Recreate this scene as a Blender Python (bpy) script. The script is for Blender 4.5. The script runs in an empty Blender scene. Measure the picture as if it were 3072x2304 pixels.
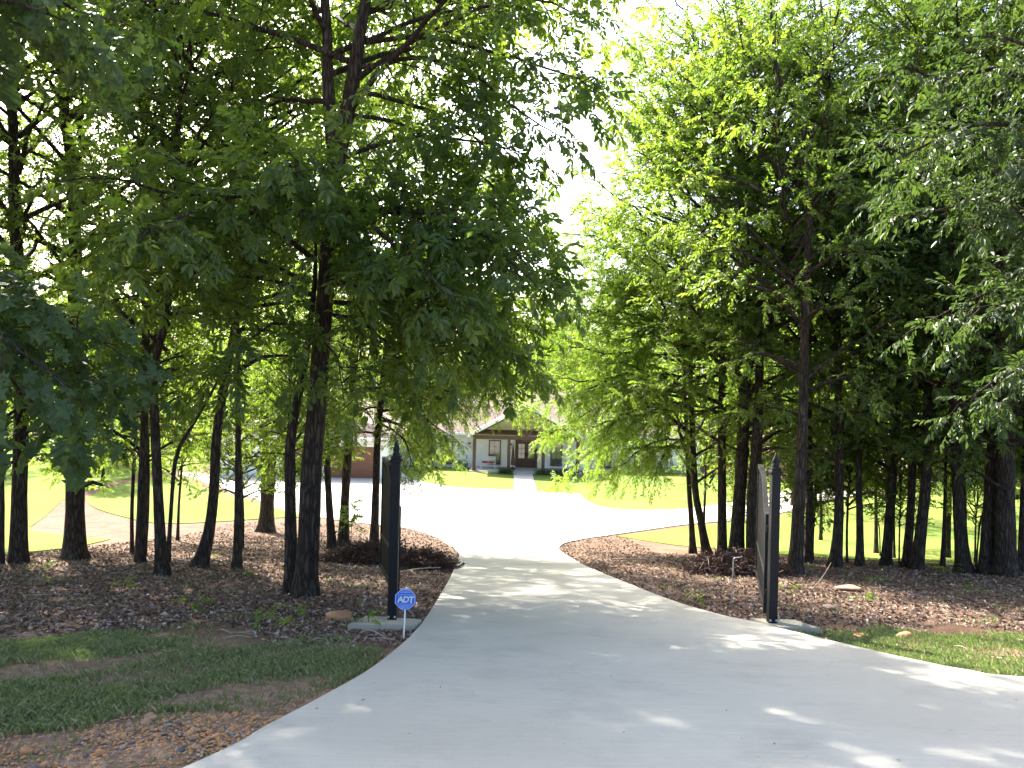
import bpy, bmesh, math, random
import numpy as np
from mathutils import Vector, Matrix

S = bpy.context.scene
COL = S.collection
R = math.radians

# ------------------------------------------------------------------ camera
cam = bpy.data.cameras.new("camera")
cam.lens = 28.0
cam.sensor_width = 36.0
cam.clip_start = 0.05
cam.clip_end = 2000.0
camo = bpy.data.objects.new("camera", cam)
camo.location = (0, 0, 1.6)
camo.rotation_euler = (R(90), R(-1.4), 0)
COL.objects.link(camo)
S.camera = camo

# ------------------------------------------------------------------ sky + sun
SUN_EL, SUN_AZ = 41.0, -33.0          # azimuth from +Y, negative = towards -X
W = bpy.data.worlds.new("World")
S.world = W
W.use_nodes = True
wn = W.node_tree.nodes
wl = W.node_tree.links
bg = wn["Background"]
sky = wn.new("ShaderNodeTexSky")
sky.sky_type = 'NISHITA'
sky.sun_disc = False
sky.sun_elevation = R(SUN_EL)
sky.sun_rotation = R(SUN_AZ)
sky.air_density = 0.8
sky.dust_density = 4.0
sky.ozone_density = 1.0
wl.new(sky.outputs[0], bg.inputs[0])
bg.inputs[1].default_value = 0.13
sun = bpy.data.lights.new("sun", 'SUN')
sun.energy = 5.0
sun.angle = R(0.8)
sun.color = (1.0, 0.94, 0.84)
suno = bpy.data.objects.new("sun", sun)
sd = Vector((math.sin(R(SUN_AZ)) * math.cos(R(SUN_EL)), math.cos(R(SUN_AZ)) * math.cos(R(SUN_EL)), math.sin(R(SUN_EL))))
suno.rotation_euler = sd.to_track_quat('Z', 'Y').to_euler()
suno.location = (0, 0, 40)
COL.objects.link(suno)
S.view_settings.view_transform = 'Standard'
S.view_settings.look = 'None'
S.view_settings.exposure = 2.5
S.view_settings.gamma = 1.0
S.view_settings.use_curve_mapping = False
S.cycles.max_bounces = 10
S.cycles.transmission_bounces = 8
S.cycles.diffuse_bounces = 5
S.cycles.glossy_bounces = 3

# ------------------------------------------------------------------ terrain height
TY = np.array([-80, -40, 0, 10.3, 20, 26, 30, 34, 38, 42, 48, 56, 66, 90, 140, 400.])
TZ = np.array([2.2, 2.0, 0, -1.52, -2.96, -3.84, -4.38, -4.78, -5.02, -5.15, -5.25, -5.3, -5.3, -5.5, -6, -8])
_yy = np.linspace(-80, 400, 4801)
_zs = np.convolve(np.pad(np.interp(_yy, TY, TZ), 20, mode='edge'), np.ones(41) / 41, 'valid')


def Z(y):
    return np.interp(y, _yy, _zs)


def bump(x, y):
    x = np.asarray(x, float); y = np.asarray(y, float)
    n = (np.sin(x * 1.7 + 1.3 * np.sin(y * .9)) * np.sin(y * 1.9 + .7) + .6 * np.sin(x * 4.1 + y * 2.2) * np.sin(y * 3.7 - x)
         + .35 * np.sin(x * 9.3 + 1.) * np.sin(y * 8.1))
    return .5 + n * .26


def GZ(x, y):
    f = np.clip((18.5 - np.asarray(y, float)) / 3.5, 0, 1)
    return Z(y) - .012 - (.008 + .05 * bump(x, y)) * f


# ------------------------------------------------------------------ helpers
def prop(o, label=None, cat=None, group=None, kind=None):
    if label: o["label"] = label
    if cat: o["category"] = cat
    if group: o["group"] = group
    if kind: o["kind"] = kind
    return o


def link(name, me, mat=None, parent=None, loc=None):
    o = bpy.data.objects.new(name, me)
    if mat is not None and me is not None and len(me.materials) == 0:
        me.materials.append(mat)
    COL.objects.link(o)
    if parent is not None: o.parent = parent
    if loc is not None: o.location = loc
    return o


def empty(name, loc, label=None, cat=None, group=None, rz=0):
    o = bpy.data.objects.new(name, None)
    o.empty_display_size = .2
    o.location = loc
    o.rotation_euler = (0, 0, rz)
    COL.objects.link(o)
    return prop(o, label, cat, group)


def np_mesh(name, V, Fq, smooth=False, face_attr=None):
    """V (n,3); Fq (m,k) faces all with k corners"""
    V = np.ascontiguousarray(V, np.float32); Fq = np.ascontiguousarray(Fq, np.int32)
    me = bpy.data.meshes.new(name)
    m, k = Fq.shape
    me.vertices.add(len(V)); me.vertices.foreach_set("co", V.ravel())
    me.loops.add(m * k); me.loops.foreach_set("vertex_index", Fq.ravel())
    me.polygons.add(m)
    me.polygons.foreach_set("loop_start", np.arange(0, m * k, k, dtype=np.int32))
    me.polygons.foreach_set("use_smooth", np.full(m, smooth))
    if face_attr is not None:
        a = me.attributes.new("leaf_rand", 'FLOAT', 'FACE')
        a.data.foreach_set("value", np.ascontiguousarray(face_attr, np.float32))
    me.update(calc_edges=True)
    return me


def bm_mesh(name, bm, smooth=False):
    me = bpy.data.meshes.new(name)
    bm.to_mesh(me); bm.free()
    if smooth:
        for p in me.polygons: p.use_smooth = True
    return me


def add_box(bm, x0, x1, y0, y1, z0, z1, bevel=0.0):
    r = bmesh.ops.create_cube(bm, size=1.0)
    vs = r['verts']
    for v in vs:
        v.co = Vector(((x0 + x1) / 2 + v.co.x * (x1 - x0), (y0 + y1) / 2 + v.co.y * (y1 - y0), (z0 + z1) / 2 + v.co.z * (z1 - z0)))
    if bevel > 0:
        es = list({e for v in vs for e in v.link_edges})
        bmesh.ops.bevel(bm, geom=es, offset=bevel, segments=2, affect='EDGES', profile=.6)


def box(name, parent, mat, x0, x1, y0, y1, z0, z1, bevel=0.0):
    bm = bmesh.new(); add_box(bm, x0, x1, y0, y1, z0, z1, bevel)
    return link(name, bm_mesh(name, bm), mat, parent)


def beam(name, parent, mat, a, b, w, d):
    """square bar between two points; w in-plane width, d along Y"""
    a = Vector(a); b = Vector(b); t = (b - a); L = t.length; t.normalize()
    y = Vector((0, 1, 0)); s = t.cross(y).normalized()
    bm = bmesh.new()
    vs = [bm.verts.new(p + s * (i * w / 2) + y * (j * d / 2)) for p in (a, b) for i, j in ((-1, -1), (1, -1), (1, 1), (-1, 1))]
    for q in ((0, 1, 2, 3), (7, 6, 5, 4), (0, 4, 5, 1), (1, 5, 6, 2), (2, 6, 7, 3), (3, 7, 4, 0)):
        bm.faces.new([vs[i] for i in q])
    bmesh.ops.recalc_face_normals(bm, faces=bm.faces)
    return link(name, bm_mesh(name, bm), mat, parent)


class Tubes:
    def __init__(s): s.V = []; s.F = []; s.n = 0

    def add(s, pts, rad, k=6, lobes=None):
        P = np.asarray(pts, float); rad = np.asarray(rad, float); n = len(P)
        T = np.gradient(P, axis=0); T /= np.linalg.norm(T, axis=1)[:, None] + 1e-9
        ref = np.array([0, 1., 0]) if abs(T[0][2]) > .8 else np.array([0, 0, 1.])
        A = np.cross(T, ref); A /= np.linalg.norm(A, axis=1)[:, None] + 1e-9
        B = np.cross(T, A)
        th = np.linspace(0, 2 * np.pi, k, endpoint=False)
        rr = rad[:, None] * np.ones((n, k))
        if lobes is not None: rr = rr * lobes
        V = P[:, None, :] + rr[..., None] * (np.cos(th)[None, :, None] * A[:, None, :] + np.sin(th)[None, :, None] * B[:, None, :])
        i = np.arange(n - 1)[:, None]; j = np.arange(k)[None, :]; j2 = (j + 1) % k
        F = np.stack([i * k + j, i * k + j2, (i + 1) * k + j2, (i + 1) * k + j], -1).reshape(-1, 4)
        s.V.append(V.reshape(-1, 3)); s.F.append(F + s.n); s.n += n * k

    def mesh(s, name, smooth=True):
        return np_mesh(name, np.concatenate(s.V), np.concatenate(s.F), smooth)


def catmull(P, step=None, per=6, closed=False):
    P = np.asarray(P, float); n = len(P)
    out = []
    rngi = range(n if closed else n - 1)
    for i in rngi:
        if closed: a, b, c, d = P[(i - 1) % n], P[i], P[(i + 1) % n], P[(i + 2) % n]
        else: a, b, c, d = P[max(i - 1, 0)], P[i], P[i + 1], P[min(i + 2, n - 1)]
        m = per if step is None else max(1, int(np.linalg.norm((c - b)[:3]) / step))
        for t in np.arange(m) / m:
            out.append(.5 * ((2 * b) + (-a + c) * t + (2 * a - 5 * b + 4 * c - d) * t * t + (-a + 3 * b - 3 * c + d) * t ** 3))
    if not closed: out.append(P[-1])
    return np.array(out)


# ------------------------------------------------------------------ materials
def M(name):
    m = bpy.data.materials.new(name); m.use_nodes = True
    nt = m.node_tree
    return m, nt, nt.nodes["Principled BSDF"]


def nd(nt, t, **kw):
    n = nt.nodes.new(t)
    for k, v in kw.items():
        if k in n.inputs.keys() if isinstance(k, str) else False: n.inputs[k].default_value = v
        else: setattr(n, k, v)
    return n


def ramp(nt, stops, src):
    r = nt.nodes.new("ShaderNodeValToRGB")
    el = r.color_ramp.elements
    while len(el) < len(stops): el.new(.5)
    for e, (p, c) in zip(el, stops):
        e.position = p; e.color = (*c, 1)
    nt.links.new(src, r.inputs[0])
    return r


def noise(nt, scale, detail=4, rough=.6, vec=None, dist=0.0):
    n = nt.nodes.new("ShaderNodeTexNoise")
    n.inputs["Scale"].default_value = scale; n.inputs["Detail"].default_value = detail
    n.inputs["Roughness"].default_value = rough; n.inputs["Distortion"].default_value = dist
    if vec is not None: nt.links.new(vec, n.inputs["Vector"])
    return n


def mixc(nt, fac, a, b, mode='MIX'):
    n = nt.nodes.new("ShaderNodeMix"); n.data_type = 'RGBA'; n.blend_type = mode
    for sock, v in ((n.inputs[0], fac), (n.inputs[6], a), (n.inputs[7], b)):
        if hasattr(v, 'is_linked') or hasattr(v, 'links'): nt.links.new(v, sock)
        elif isinstance(v, (int, float)): sock.default_value = v
        else: sock.default_value = (*v, 1)
    return n.outputs[2]


def bumpn(nt, h, strength, dist, bsdf):
    b = nt.nodes.new("ShaderNodeBump")
    b.inputs["Strength"].default_value = strength; b.inputs["Distance"].default_value = dist
    nt.links.new(h, b.inputs["Height"]); nt.links.new(b.outputs[0], bsdf.inputs["Normal"])


def objco(nt, sc=(1, 1, 1)):
    t = nt.nodes.new("ShaderNodeTexCoord"); m = nt.nodes.new("ShaderNodeMapping")
    m.inputs["Scale"].default_value = sc
    nt.links.new(t.outputs["Object"], m.inputs[0])
    return m.outputs[0]


def leaf_mat(name, stops, trans, tfac, rough=.42, spec=.5):
    m, nt, b = M(name)
    at = nt.nodes.new("ShaderNodeAttribute"); at.attribute_name = "leaf_rand"
    oi = nt.nodes.new("ShaderNodeObjectInfo")
    r = ramp(nt, stops, at.outputs["Fac"])
    hs = nt.nodes.new("ShaderNodeHueSaturation")
    mr = nt.nodes.new("ShaderNodeMapRange"); mr.inputs[3].default_value = .8; mr.inputs[4].default_value = 1.2
    nt.links.new(oi.outputs["Random"], mr.inputs[0]); nt.links.new(mr.outputs[0], hs.inputs["Value"])
    nt.links.new(r.outputs[0], hs.inputs["Color"])
    nt.links.new(hs.outputs[0], b.inputs["Base Color"])
    b.inputs["Roughness"].default_value = rough
    b.inputs["Specular IOR Level"].default_value = spec
    tr = nt.nodes.new("ShaderNodeBsdfTranslucent")
    hs2 = nt.nodes.new("ShaderNodeHueSaturation")
    tc = mixc(nt, at.outputs["Fac"], trans[0], trans[1])
    nt.links.new(mr.outputs[0], hs2.inputs["Value"]); nt.links.new(tc, hs2.inputs["Color"])
    nt.links.new(hs2.outputs[0], tr.inputs["Color"])
    mx = nt.nodes.new("ShaderNodeMixShader"); mx.inputs[0].default_value = tfac
    nt.links.new(b.outputs[0], mx.inputs[1]); nt.links.new(tr.outputs[0], mx.inputs[2])
    nt.links.new(mx.outputs[0], nt.nodes["Material Output"].inputs[0])
    return m


LEAF = leaf_mat("leaf_green", [(0, (.026, .054, .018)), (.6, (.043, .083, .024)), (.96, (.066, .108, .032)), (1, (.20, .11, .03))],
                ((.14, .27, .02), (.33, .44, .04)), .52)
LEAF_DARK = leaf_mat("leaf_deep_green_shaded", [(0, (.026, .050, .017)), (.7, (.042, .075, .022)), (1, (.062, .10, .030))],
                     ((.06, .125, .018), (.14, .22, .03)), .34, .5, .35)  # lowered translucency paints shade into the near right foliage
LEAF_FINE = leaf_mat("leaf_light_green", [(0, (.040, .085, .015)), (.6, (.058, .118, .020)), (1, (.09, .15, .028))],
                     ((.18, .34, .025), (.34, .46, .045)), .50)


def bark_mat():
    m, nt, b = M("bark")
    v = objco(nt, (1, 1, .16))
    n1 = noise(nt, 16, 6, .65, v, .6)
    vo = nt.nodes.new("ShaderNodeTexVoronoi"); vo.feature = 'DISTANCE_TO_EDGE'; vo.inputs["Scale"].default_value = 17
    wv = nt.nodes.new("ShaderNodeVectorMath"); wv.operation = 'MULTIPLY_ADD'
    nt.links.new(n1.outputs["Color"], wv.inputs[0]); wv.inputs[1].default_value = (.09, .09, .09); nt.links.new(v, wv.inputs[2])
    nt.links.new(wv.outputs[0], vo.inputs["Vector"])
    r = ramp(nt, [(0, (.018, .014, .011)), (.22, (.065, .051, .039)), (.7, (.125, .10, .078))], vo.outputs["Distance"])
    big = noise(nt, 2.2, 5, .7, objco(nt, (1, 1, .6)))
    lich = ramp(nt, [(.58, (0, 0, 0)), (.68, (.55, .55, .55))], big.outputs[0])
    c = mixc(nt, lich.outputs[0], r.outputs[0], (.15, .155, .135))
    fine = noise(nt, 60, 3, .6, objco(nt))
    c2 = mixc(nt, .35, c, fine.outputs["Color"], 'OVERLAY')
    nt.links.new(c2, b.inputs["Base Color"])
    b.inputs["Roughness"].default_value = .92
    b.inputs["Specular IOR Level"].default_value = .2
    ad = nt.nodes.new("ShaderNodeMath"); ad.operation = 'MULTIPLY_ADD'
    nt.links.new(n1.outputs[0], ad.inputs[0]); ad.inputs[1].default_value = .4
    mn = nt.nodes.new("ShaderNodeMath"); mn.operation = 'MINIMUM'; mn.inputs[1].default_value = .35
    nt.links.new(vo.outputs["Distance"], mn.inputs[0]); nt.links.new(mn.outputs[0], ad.inputs[2])
    bumpn(nt, ad.outputs[0], 1.0, .05, b)
    return m


BARK = bark_mat()


def ground_mat():
    m, nt, b = M("forest_floor")
    v = objco(nt)
    n1 = noise(nt, 22, 8, .75, v)
    n2 = noise(nt, 1.1, 5, .65, v)
    n3 = noise(nt, 75, 3, .7, v)
    r1 = ramp(nt, [(.30, (.052, .031, .021)), (.48, (.14, .085, .057)), (.62, (.25, .17, .118)), (.75, (.39, .295, .215))], n1.outputs[0])
    r2 = ramp(nt, [(.3, (.55, .5, .46)), (.7, (1, 1, 1))], n2.outputs[0])
    c = mixc(nt, 1.0, r1.outputs[0], r2.outputs[0], 'MULTIPLY')
    # reddish clay showing through
    r3 = ramp(nt, [(.55, (0, 0, 0)), (.66, (1, 1, 1))], noise(nt, .8, 6, .6, objco(nt, (1.3, 1, 1))).outputs[0])
    cl = mixc(nt, n3.outputs[0], (.16, .085, .05), (.27, .17, .11))
    mm = nt.nodes.new("ShaderNodeMath"); mm.operation = 'MULTIPLY'; mm.inputs[1].default_value = .45
    nt.links.new(r3.outputs[0], mm.inputs[0])
    c = mixc(nt, mm.outputs[0], c, cl)
    sx_ = nt.nodes.new("ShaderNodeSeparateXYZ"); nt.links.new(v, sx_.inputs[0])
    ma = nt.nodes.new("ShaderNodeMath"); ma.operation = 'MULTIPLY_ADD'
    nt.links.new(n2.outputs[0], ma.inputs[0]); ma.inputs[1].default_value = 4.0; nt.links.new(sx_.outputs[1], ma.inputs[2])
    vm = nt.nodes.new("ShaderNodeMapRange"); vm.inputs[1].default_value = 12.2; vm.inputs[2].default_value = 10.4; vm.inputs[3].default_value = 0; vm.inputs[4].default_value = 1
    nt.links.new(ma.outputs[0], vm.inputs[0])
    n5 = noise(nt, 9, 7, .75, v)
    soil = ramp(nt, [(.3, (.15, .095, .06)), (.5, (.25, .17, .115)), (.7, (.36, .27, .20))], n5.outputs[0])
    c = mixc(nt, vm.outputs[0], c, soil.outputs[0])
    nt.links.new(c, b.inputs["Base Color"])
    b.inputs["Roughness"].default_value = .95; b.inputs["Specular IOR Level"].default_value = .15
    ad = nt.nodes.new("ShaderNodeMath"); ad.operation = 'ADD'
    nt.links.new(n1.outputs[0], ad.inputs[0]); nt.links.new(n3.outputs[0], ad.inputs[1])
    bumpn(nt, ad.outputs[0], .8, .03, b)
    return m


GROUND = ground_mat()


def lawn_mat():
    m, nt, b = M("mown_lawn")
    v = objco(nt)
    n1 = noise(nt, 45, 5, .7, v); n2 = noise(nt, .35, 5, .6, objco(nt, (1, .5, 1))); n3 = noise(nt, 5, 4, .6, v)
    r = ramp(nt, [(.3, (.078, .130, .026)), (.55, (.108, .162, .034)), (.75, (.145, .190, .046))], n1.outputs[0])
    c = mixc(nt, ramp(nt, [(.38, (0, 0, 0)), (.62, (.7, .7, .7))], n2.outputs[0]).outputs[0], r.outputs[0], (.185, .205, .05))
    c = mixc(nt, ramp(nt, [(.6, (0, 0, 0)), (.8, (.5, .5, .5))], n3.outputs[0]).outputs[0], c, (.15, .14, .03))
    nt.links.new(c, b.inputs["Base Color"])
    b.inputs["Roughness"].default_value = .95; b.inputs["Specular IOR Level"].default_value = .03
    bumpn(nt, n1.outputs[0], .7, .04, b)
    return m


LAWN = lawn_mat()


def concrete_mat(name="concrete", base=(.43, .41, .35)):
    m, nt, b = M(name)
    v = objco(nt)
    n1 = noise(nt, 1.4, 8, .65, v); n2 = noise(nt, 140, 3, .6, v); n3 = noise(nt, .35, 4, .6, v)
    n4 = noise(nt, 9, 5, .7, objco(nt, (.25, 3, 1)))
    k = np.array(base)
    r = ramp(nt, [(.25, tuple(k * .80)), (.5, tuple(k)), (.75, tuple(k * 1.08))], n1.outputs[0])
    c = mixc(nt, .22, r.outputs[0], n2.outputs["Fac"], 'OVERLAY')
    c = mixc(nt, .14, c, n4.outputs["Fac"], 'OVERLAY')
    st = ramp(nt, [(.48, (0, 0, 0)), (.70, (.6, .6, .6))], n3.outputs[0])
    c = mixc(nt, st.outputs[0], c, tuple(k * np.array([.80, .79, .76])))
    nt.links.new(c, b.inputs["Base Color"])
    b.inputs["Roughness"].default_value = .85; b.inputs["Specular IOR Level"].default_value = .3
    ad = nt.nodes.new("ShaderNodeMath"); ad.operation = 'ADD'
    nt.links.new(n2.outputs[0], ad.inputs[0]); nt.links.new(n4.outputs[0], ad.inputs[1])
    bumpn(nt, ad.outputs[0], .35, .006, b)
    return m


CONC = concrete_mat()
PADC = concrete_mat("footing_concrete", (.36, .335, .26))


def plain(name, col, rough=.6, spec=.4, metal=0, vary=.12, vs=8, bmp=.2, bd=.01, stretch=(1, 1, 1)):
    m, nt, b = M(name)
    n = noise(nt, vs, 6, .65, objco(nt, stretch))
    k = np.array(col)
    r = ramp(nt, [(.25, tuple(k * (1 - vary))), (.75, tuple(np.minimum(k * (1 + vary), 1)))], n.outputs[0])
    nt.links.new(r.outputs[0], b.inputs["Base Color"])
    b.inputs["Roughness"].default_value = rough; b.inputs["Specular IOR Level"].default_value = spec
    b.inputs["Metallic"].default_value = metal
    if bmp: bumpn(nt, n.outputs[0], bmp, bd, b)
    return m


BLACK = plain("black_paint", (.007, .007, .008), .62, .25, vary=.35, vs=14, bmp=.25, bd=.004)
TIMBER = plain("brown_timber", (.11, .062, .040), .7, .3, vary=.3, vs=6, stretch=(3, 3, .4))
DOORBROWN = plain("brown_door_paint", (.085, .035, .022), .5, .4, vary=.15)
GARAGE = plain("garage_door_brown", (.17, .075, .045), .6, .3, vary=.2, vs=3, stretch=(.3, 1, 4))
WHITEP = plain("white_paint", (.78, .78, .76), .5, .4, vary=.05, bmp=.05)
CREAM = plain("cream_siding", (.70, .66, .54), .7, .3, vary=.05, bmp=.1)
STONE_W = plain("pale_branch_wood", (.33, .27, .21), .8, .2, vary=.25, vs=20)
STICK = plain("dark_stick_wood", (.075, .055, .042), .9, .2, vary=.4, vs=20)
CUSH = plain("red_cushion", (.32, .06, .05), .85, .2, vary=.25, vs=10)
FENCEW = plain("cedar_boards", (.36, .20, .095), .8, .2, vary=.25, vs=5, stretch=(4, 4, .5))
STEEL = plain("galvanised_steel", (.45, .45, .46), .45, .5, metal=.6, vary=.15)


def brick_mat(name, c1, c2, mortar):
    m, nt, b = M(name)
    t = nt.nodes.new("ShaderNodeTexCoord")
    mp = nt.nodes.new("ShaderNodeMapping"); mp.inputs["Rotation"].default_value = (R(-90), 0, 0)
    nt.links.new(t.outputs["Object"], mp.inputs[0])
    br = nt.nodes.new("ShaderNodeTexBrick")
    br.inputs["Color1"].default_value = (*c1, 1); br.inputs["Color2"].default_value = (*c2, 1); br.inputs["Mortar"].default_value = (*mortar, 1)
    br.inputs["Scale"].default_value = 1.0; br.inputs["Brick Width"].default_value = .21; br.inputs["Row Height"].default_value = .075
    br.inputs["Mortar Size"].default_value = .008
    nt.links.new(mp.outputs[0], br.inputs["Vector"])
    n = noise(nt, 1.2, 5, .6, objco(nt))
    c = mixc(nt, .12, br.outputs["Color"], n.outputs["Fac"], 'OVERLAY')
    nt.links.new(c, b.inputs["Base Color"]); b.inputs["Roughness"].default_value = .8
    bumpn(nt, br.outputs["Fac"], -.5, .01, b)
    return m


WBRICK = brick_mat("white_painted_brick", (.82, .82, .80), (.78, .78, .76), (.68, .68, .66))
TANBRICK = brick_mat("tan_brick", (.45, .36, .27), (.38, .30, .23), (.5, .47, .42))


def shingle_mat(name, base):
    m, nt, b = M(name)
    v = objco(nt)
    br = nt.nodes.new("ShaderNodeTexBrick")
    k = np.array(base)
    br.inputs["Color1"].default_value = (*(k * 1.15), 1); br.inputs["Color2"].default_value = (*(k * .8), 1); br.inputs["Mortar"].default_value = (*(k * .5), 1)
    br.inputs["Scale"].default_value = 1; br.inputs["Brick Width"].default_value = .33; br.inputs["Row Height"].default_value = .14; br.inputs["Mortar Size"].default_value = .012
    nt.links.new(v, br.inputs["Vector"])
    n = noise(nt, 2.5, 5, .7, v)
    c = mixc(nt, .3, br.outputs["Color"], n.outputs["Fac"], 'OVERLAY')
    nt.links.new(c, b.inputs["Base Color"]); b.inputs["Roughness"].default_value = .9
    return m


ROOF = shingle_mat("brown_shingles", (.17, .115, .10))
ROOFG = shingle_mat("grey_shingles", (.17, .165, .165))


def glass_mat():
    m, nt, b = M("window_glass")
    b.inputs["Base Color"].default_value = (.10, .11, .11, 1)
    b.inputs["Roughness"].default_value = .06; b.inputs["Specular IOR Level"].default_value = .9
    n = noise(nt, 1.5, 2, .5, objco(nt)); bumpn(nt, n.outputs[0], .05, .02, b)
    return m


GLASS = glass_mat()

# ------------------------------------------------------------------ ground
def grid_axis(a, b, fine0, fine1, fs, cs):
    return np.unique(np.round(np.concatenate([np.arange(a, fine0, cs), np.arange(fine0, fine1, fs), np.arange(fine1, b + cs, cs)]), 3))


gx = grid_axis(-320, 320, -16, 18, .4, 8)
gy = grid_axis(-70, 396, 2, 40, .4, 4)
GX, GY = np.meshgrid(gx, gy)
zz = GZ(GX, GY)
V = np.stack([GX, GY, zz], -1).reshape(-1, 3)
nx = len(gx); ny = len(gy)
ii = np.arange(ny - 1)[:, None] * nx + np.arange(nx - 1)[None, :]
Fq = np.stack([ii, ii + 1, ii + nx + 1, ii + nx], -1).reshape(-1, 4)
prop(link("ground", np_mesh("ground", V, Fq, True), GROUND), "brown leaf-strewn woodland ground sloping down to the house", "ground", kind="structure")


def sheet(name, poly, mat, off, thick, kind="structure"):
    """closed xy outline -> terrain-following slab with a skirt"""
    bm = bmesh.new()
    vs = [bm.verts.new((p[0], p[1], 0)) for p in poly]
    f = bm.faces.new(vs)
    if f.normal.z < 0: f.normal_flip()
    bmesh.ops.triangulate(bm, faces=[f])
    y0 = min(p[1] for p in poly); y1 = max(p[1] for p in poly)
    y = math.floor(y0) + 1
    while y < y1:
        if y < 70 or y % 6 == 0:
            bmesh.ops.bisect_plane(bm, geom=bm.verts[:] + bm.edges[:] + bm.faces[:], plane_co=(0, y, 0), plane_no=(0, 1, 0))
        y += 1
    for v in bm.verts: v.co.z = float(Z(v.co.y)) + off
    be = [e for e in bm.edges if e.is_boundary]
    r = bmesh.ops.extrude_edge_only(bm, edges=be)
    for v in r['geom']:
        if isinstance(v, bmesh.types.BMVert): v.co.z -= thick
    bmesh.ops.recalc_face_normals(bm, faces=bm.faces)
    o = link(name, bm_mesh(name, bm), mat)
    if kind: o["kind"] = kind
    return o


def chain(pts, per=5):
    return [tuple(p[:2]) for p in catmull([(x, y, 0) for x, y in pts], per=per)]


driveL = [(-2.9, 1.5), (-1.8, 4.66), (-1.63, 5.42), (-1.43, 6.32), (-1.24, 7.36), (-1.12, 8.68), (-1.08, 9.62), (-1.07, 10.56), (-1.1, 13.12),
          (-1.18, 16.78), (-1.33, 21.38), (-1.48, 24.16), (-1.80, 26.48), (-2.79, 31.2), (-3.75, 33.6), (-4.8, 35.0), (-7.21, 36.64), (-8.74, 37.8),
          (-11.85, 40.82), (-15.42, 46.28), (-23.55, 56.18)]
driveR = [(13, 6.0), (7.5, 7.0), (5.02, 7.7), (4.66, 7.94), (4.28, 8.58), (3.92, 9.52), (3.64, 10.32), (3.46, 10.88), (3.1, 11.7), (2.74, 13.26), (2.4, 16.2),
          (1.95, 20.52), (1.73, 25.3), (1.78, 27.72), (2.18, 30.2), (3.07, 32.2), (3.91, 33.4), (5.82, 35.8), (8.77, 38.86), (12.47, 41.5), (15.65, 44.82), (19.21, 49.32)]
lawnRe = [(1.78, 51.1), (4.45, 50.4), (4.58, 47.5), (5.01, 45.3), (5.9, 44.1), (7.08, 43.75), (9.25, 44.5), (11.77, 46.6), (15.14, 50.4), (19.32, 55.0)]
lawnLe = [(-8.5, 61.6), (-7.38, 57.5), (-5.6, 54.2), (-3.42, 52.0), (.27, 51.5)]
dl, dr = chain(driveL), chain(driveR)
lr = [lawnRe[0]] + chain(lawnRe[1:], 4); ll = chain(lawnLe[:4], 4) + [lawnLe[4]]
DRIVE = [(-3.2, -4)] + dl + [(-23.0, 57.0), (-20.9, 56.1), (-8.5, 56.1)] + ll + lr + [(22, 58), (25, 55)] + dr[::-1] + [(13, -4)]
sheet("driveway", DRIVE, CONC, .03, .16)
sheet("walkway", [(.30, 50.6), (1.75, 50.6), (1.75, 61.5), (.30, 61.5)], CONC, .036, .12)
sheet("front_lawn", [(p[0], p[1] + .02) for p in ll] + [(.29, 61.45), (-3.2, 61.45), (-3.2, 64.5), (-8.5, 64.5)], LAWN, .045, .15)
sheet("front_lawn", [(p[0] + .02, p[1] + .02) for p in lr] + [(20.5, 58), (20.5, 64.5), (5.75, 64.5), (5.75, 61.45), (1.78, 61.45)], LAWN, .045, .15)
sheet("lawn_island", chain([(-23.13, 43.5), (-24.3, 49.5), (-22.9, 54.0), (-17.6, 47.6), (-12.3, 41.7), (-9.2, 38.6), (-11.1, 37.4), (-13.56, 35.0), (-15.22, 34.4), (-17.94, 36.8), (-20.91, 40.0), (-23.13, 43.5)], 4)[:-1], LAWN, .02, .12)
sheet("side_lawn", [(-12.4, 19.4), (-12.2, 22.3), (-13.3, 26.6), (-14.6, 27.2), (-17.8, 29.8), (-18.9, 31.4), (-23.4, 41.5), (-24.6, 46), (-25.3, 52), (-24.6, 57.6), (-23.2, 58.2),
                    (-23, 75), (-20, 84), (-110, 92), (-110, 14), (-30, 17)], LAWN, .015, .1)
sheet("side_lawn", [(4.6, 33.8), (6.4, 30.6), (9, 27.4), (12, 25.0), (15, 23.8), (30, 20), (110, 14), (110, 75), (26, 62), (26, 55), (19.7, 49.4), (15.9, 44.6), (12.6, 41.2), (9.0, 38.5), (6.1, 35.5)], LAWN, .012, .1)


def inside(poly, x, y):
    x = np.asarray(x); y = np.asarray(y); c = np.zeros(x.shape, bool)
    n = len(poly)
    for i in range(n):
        x1, y1 = poly[i]; x2, y2 = poly[(i + 1) % n]
        if y1 == y2: continue
        c ^= ((y1 > y) != (y2 > y)) & (x < (x2 - x1) * (y - y1) / (y2 - y1) + x1)
    return c


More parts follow.
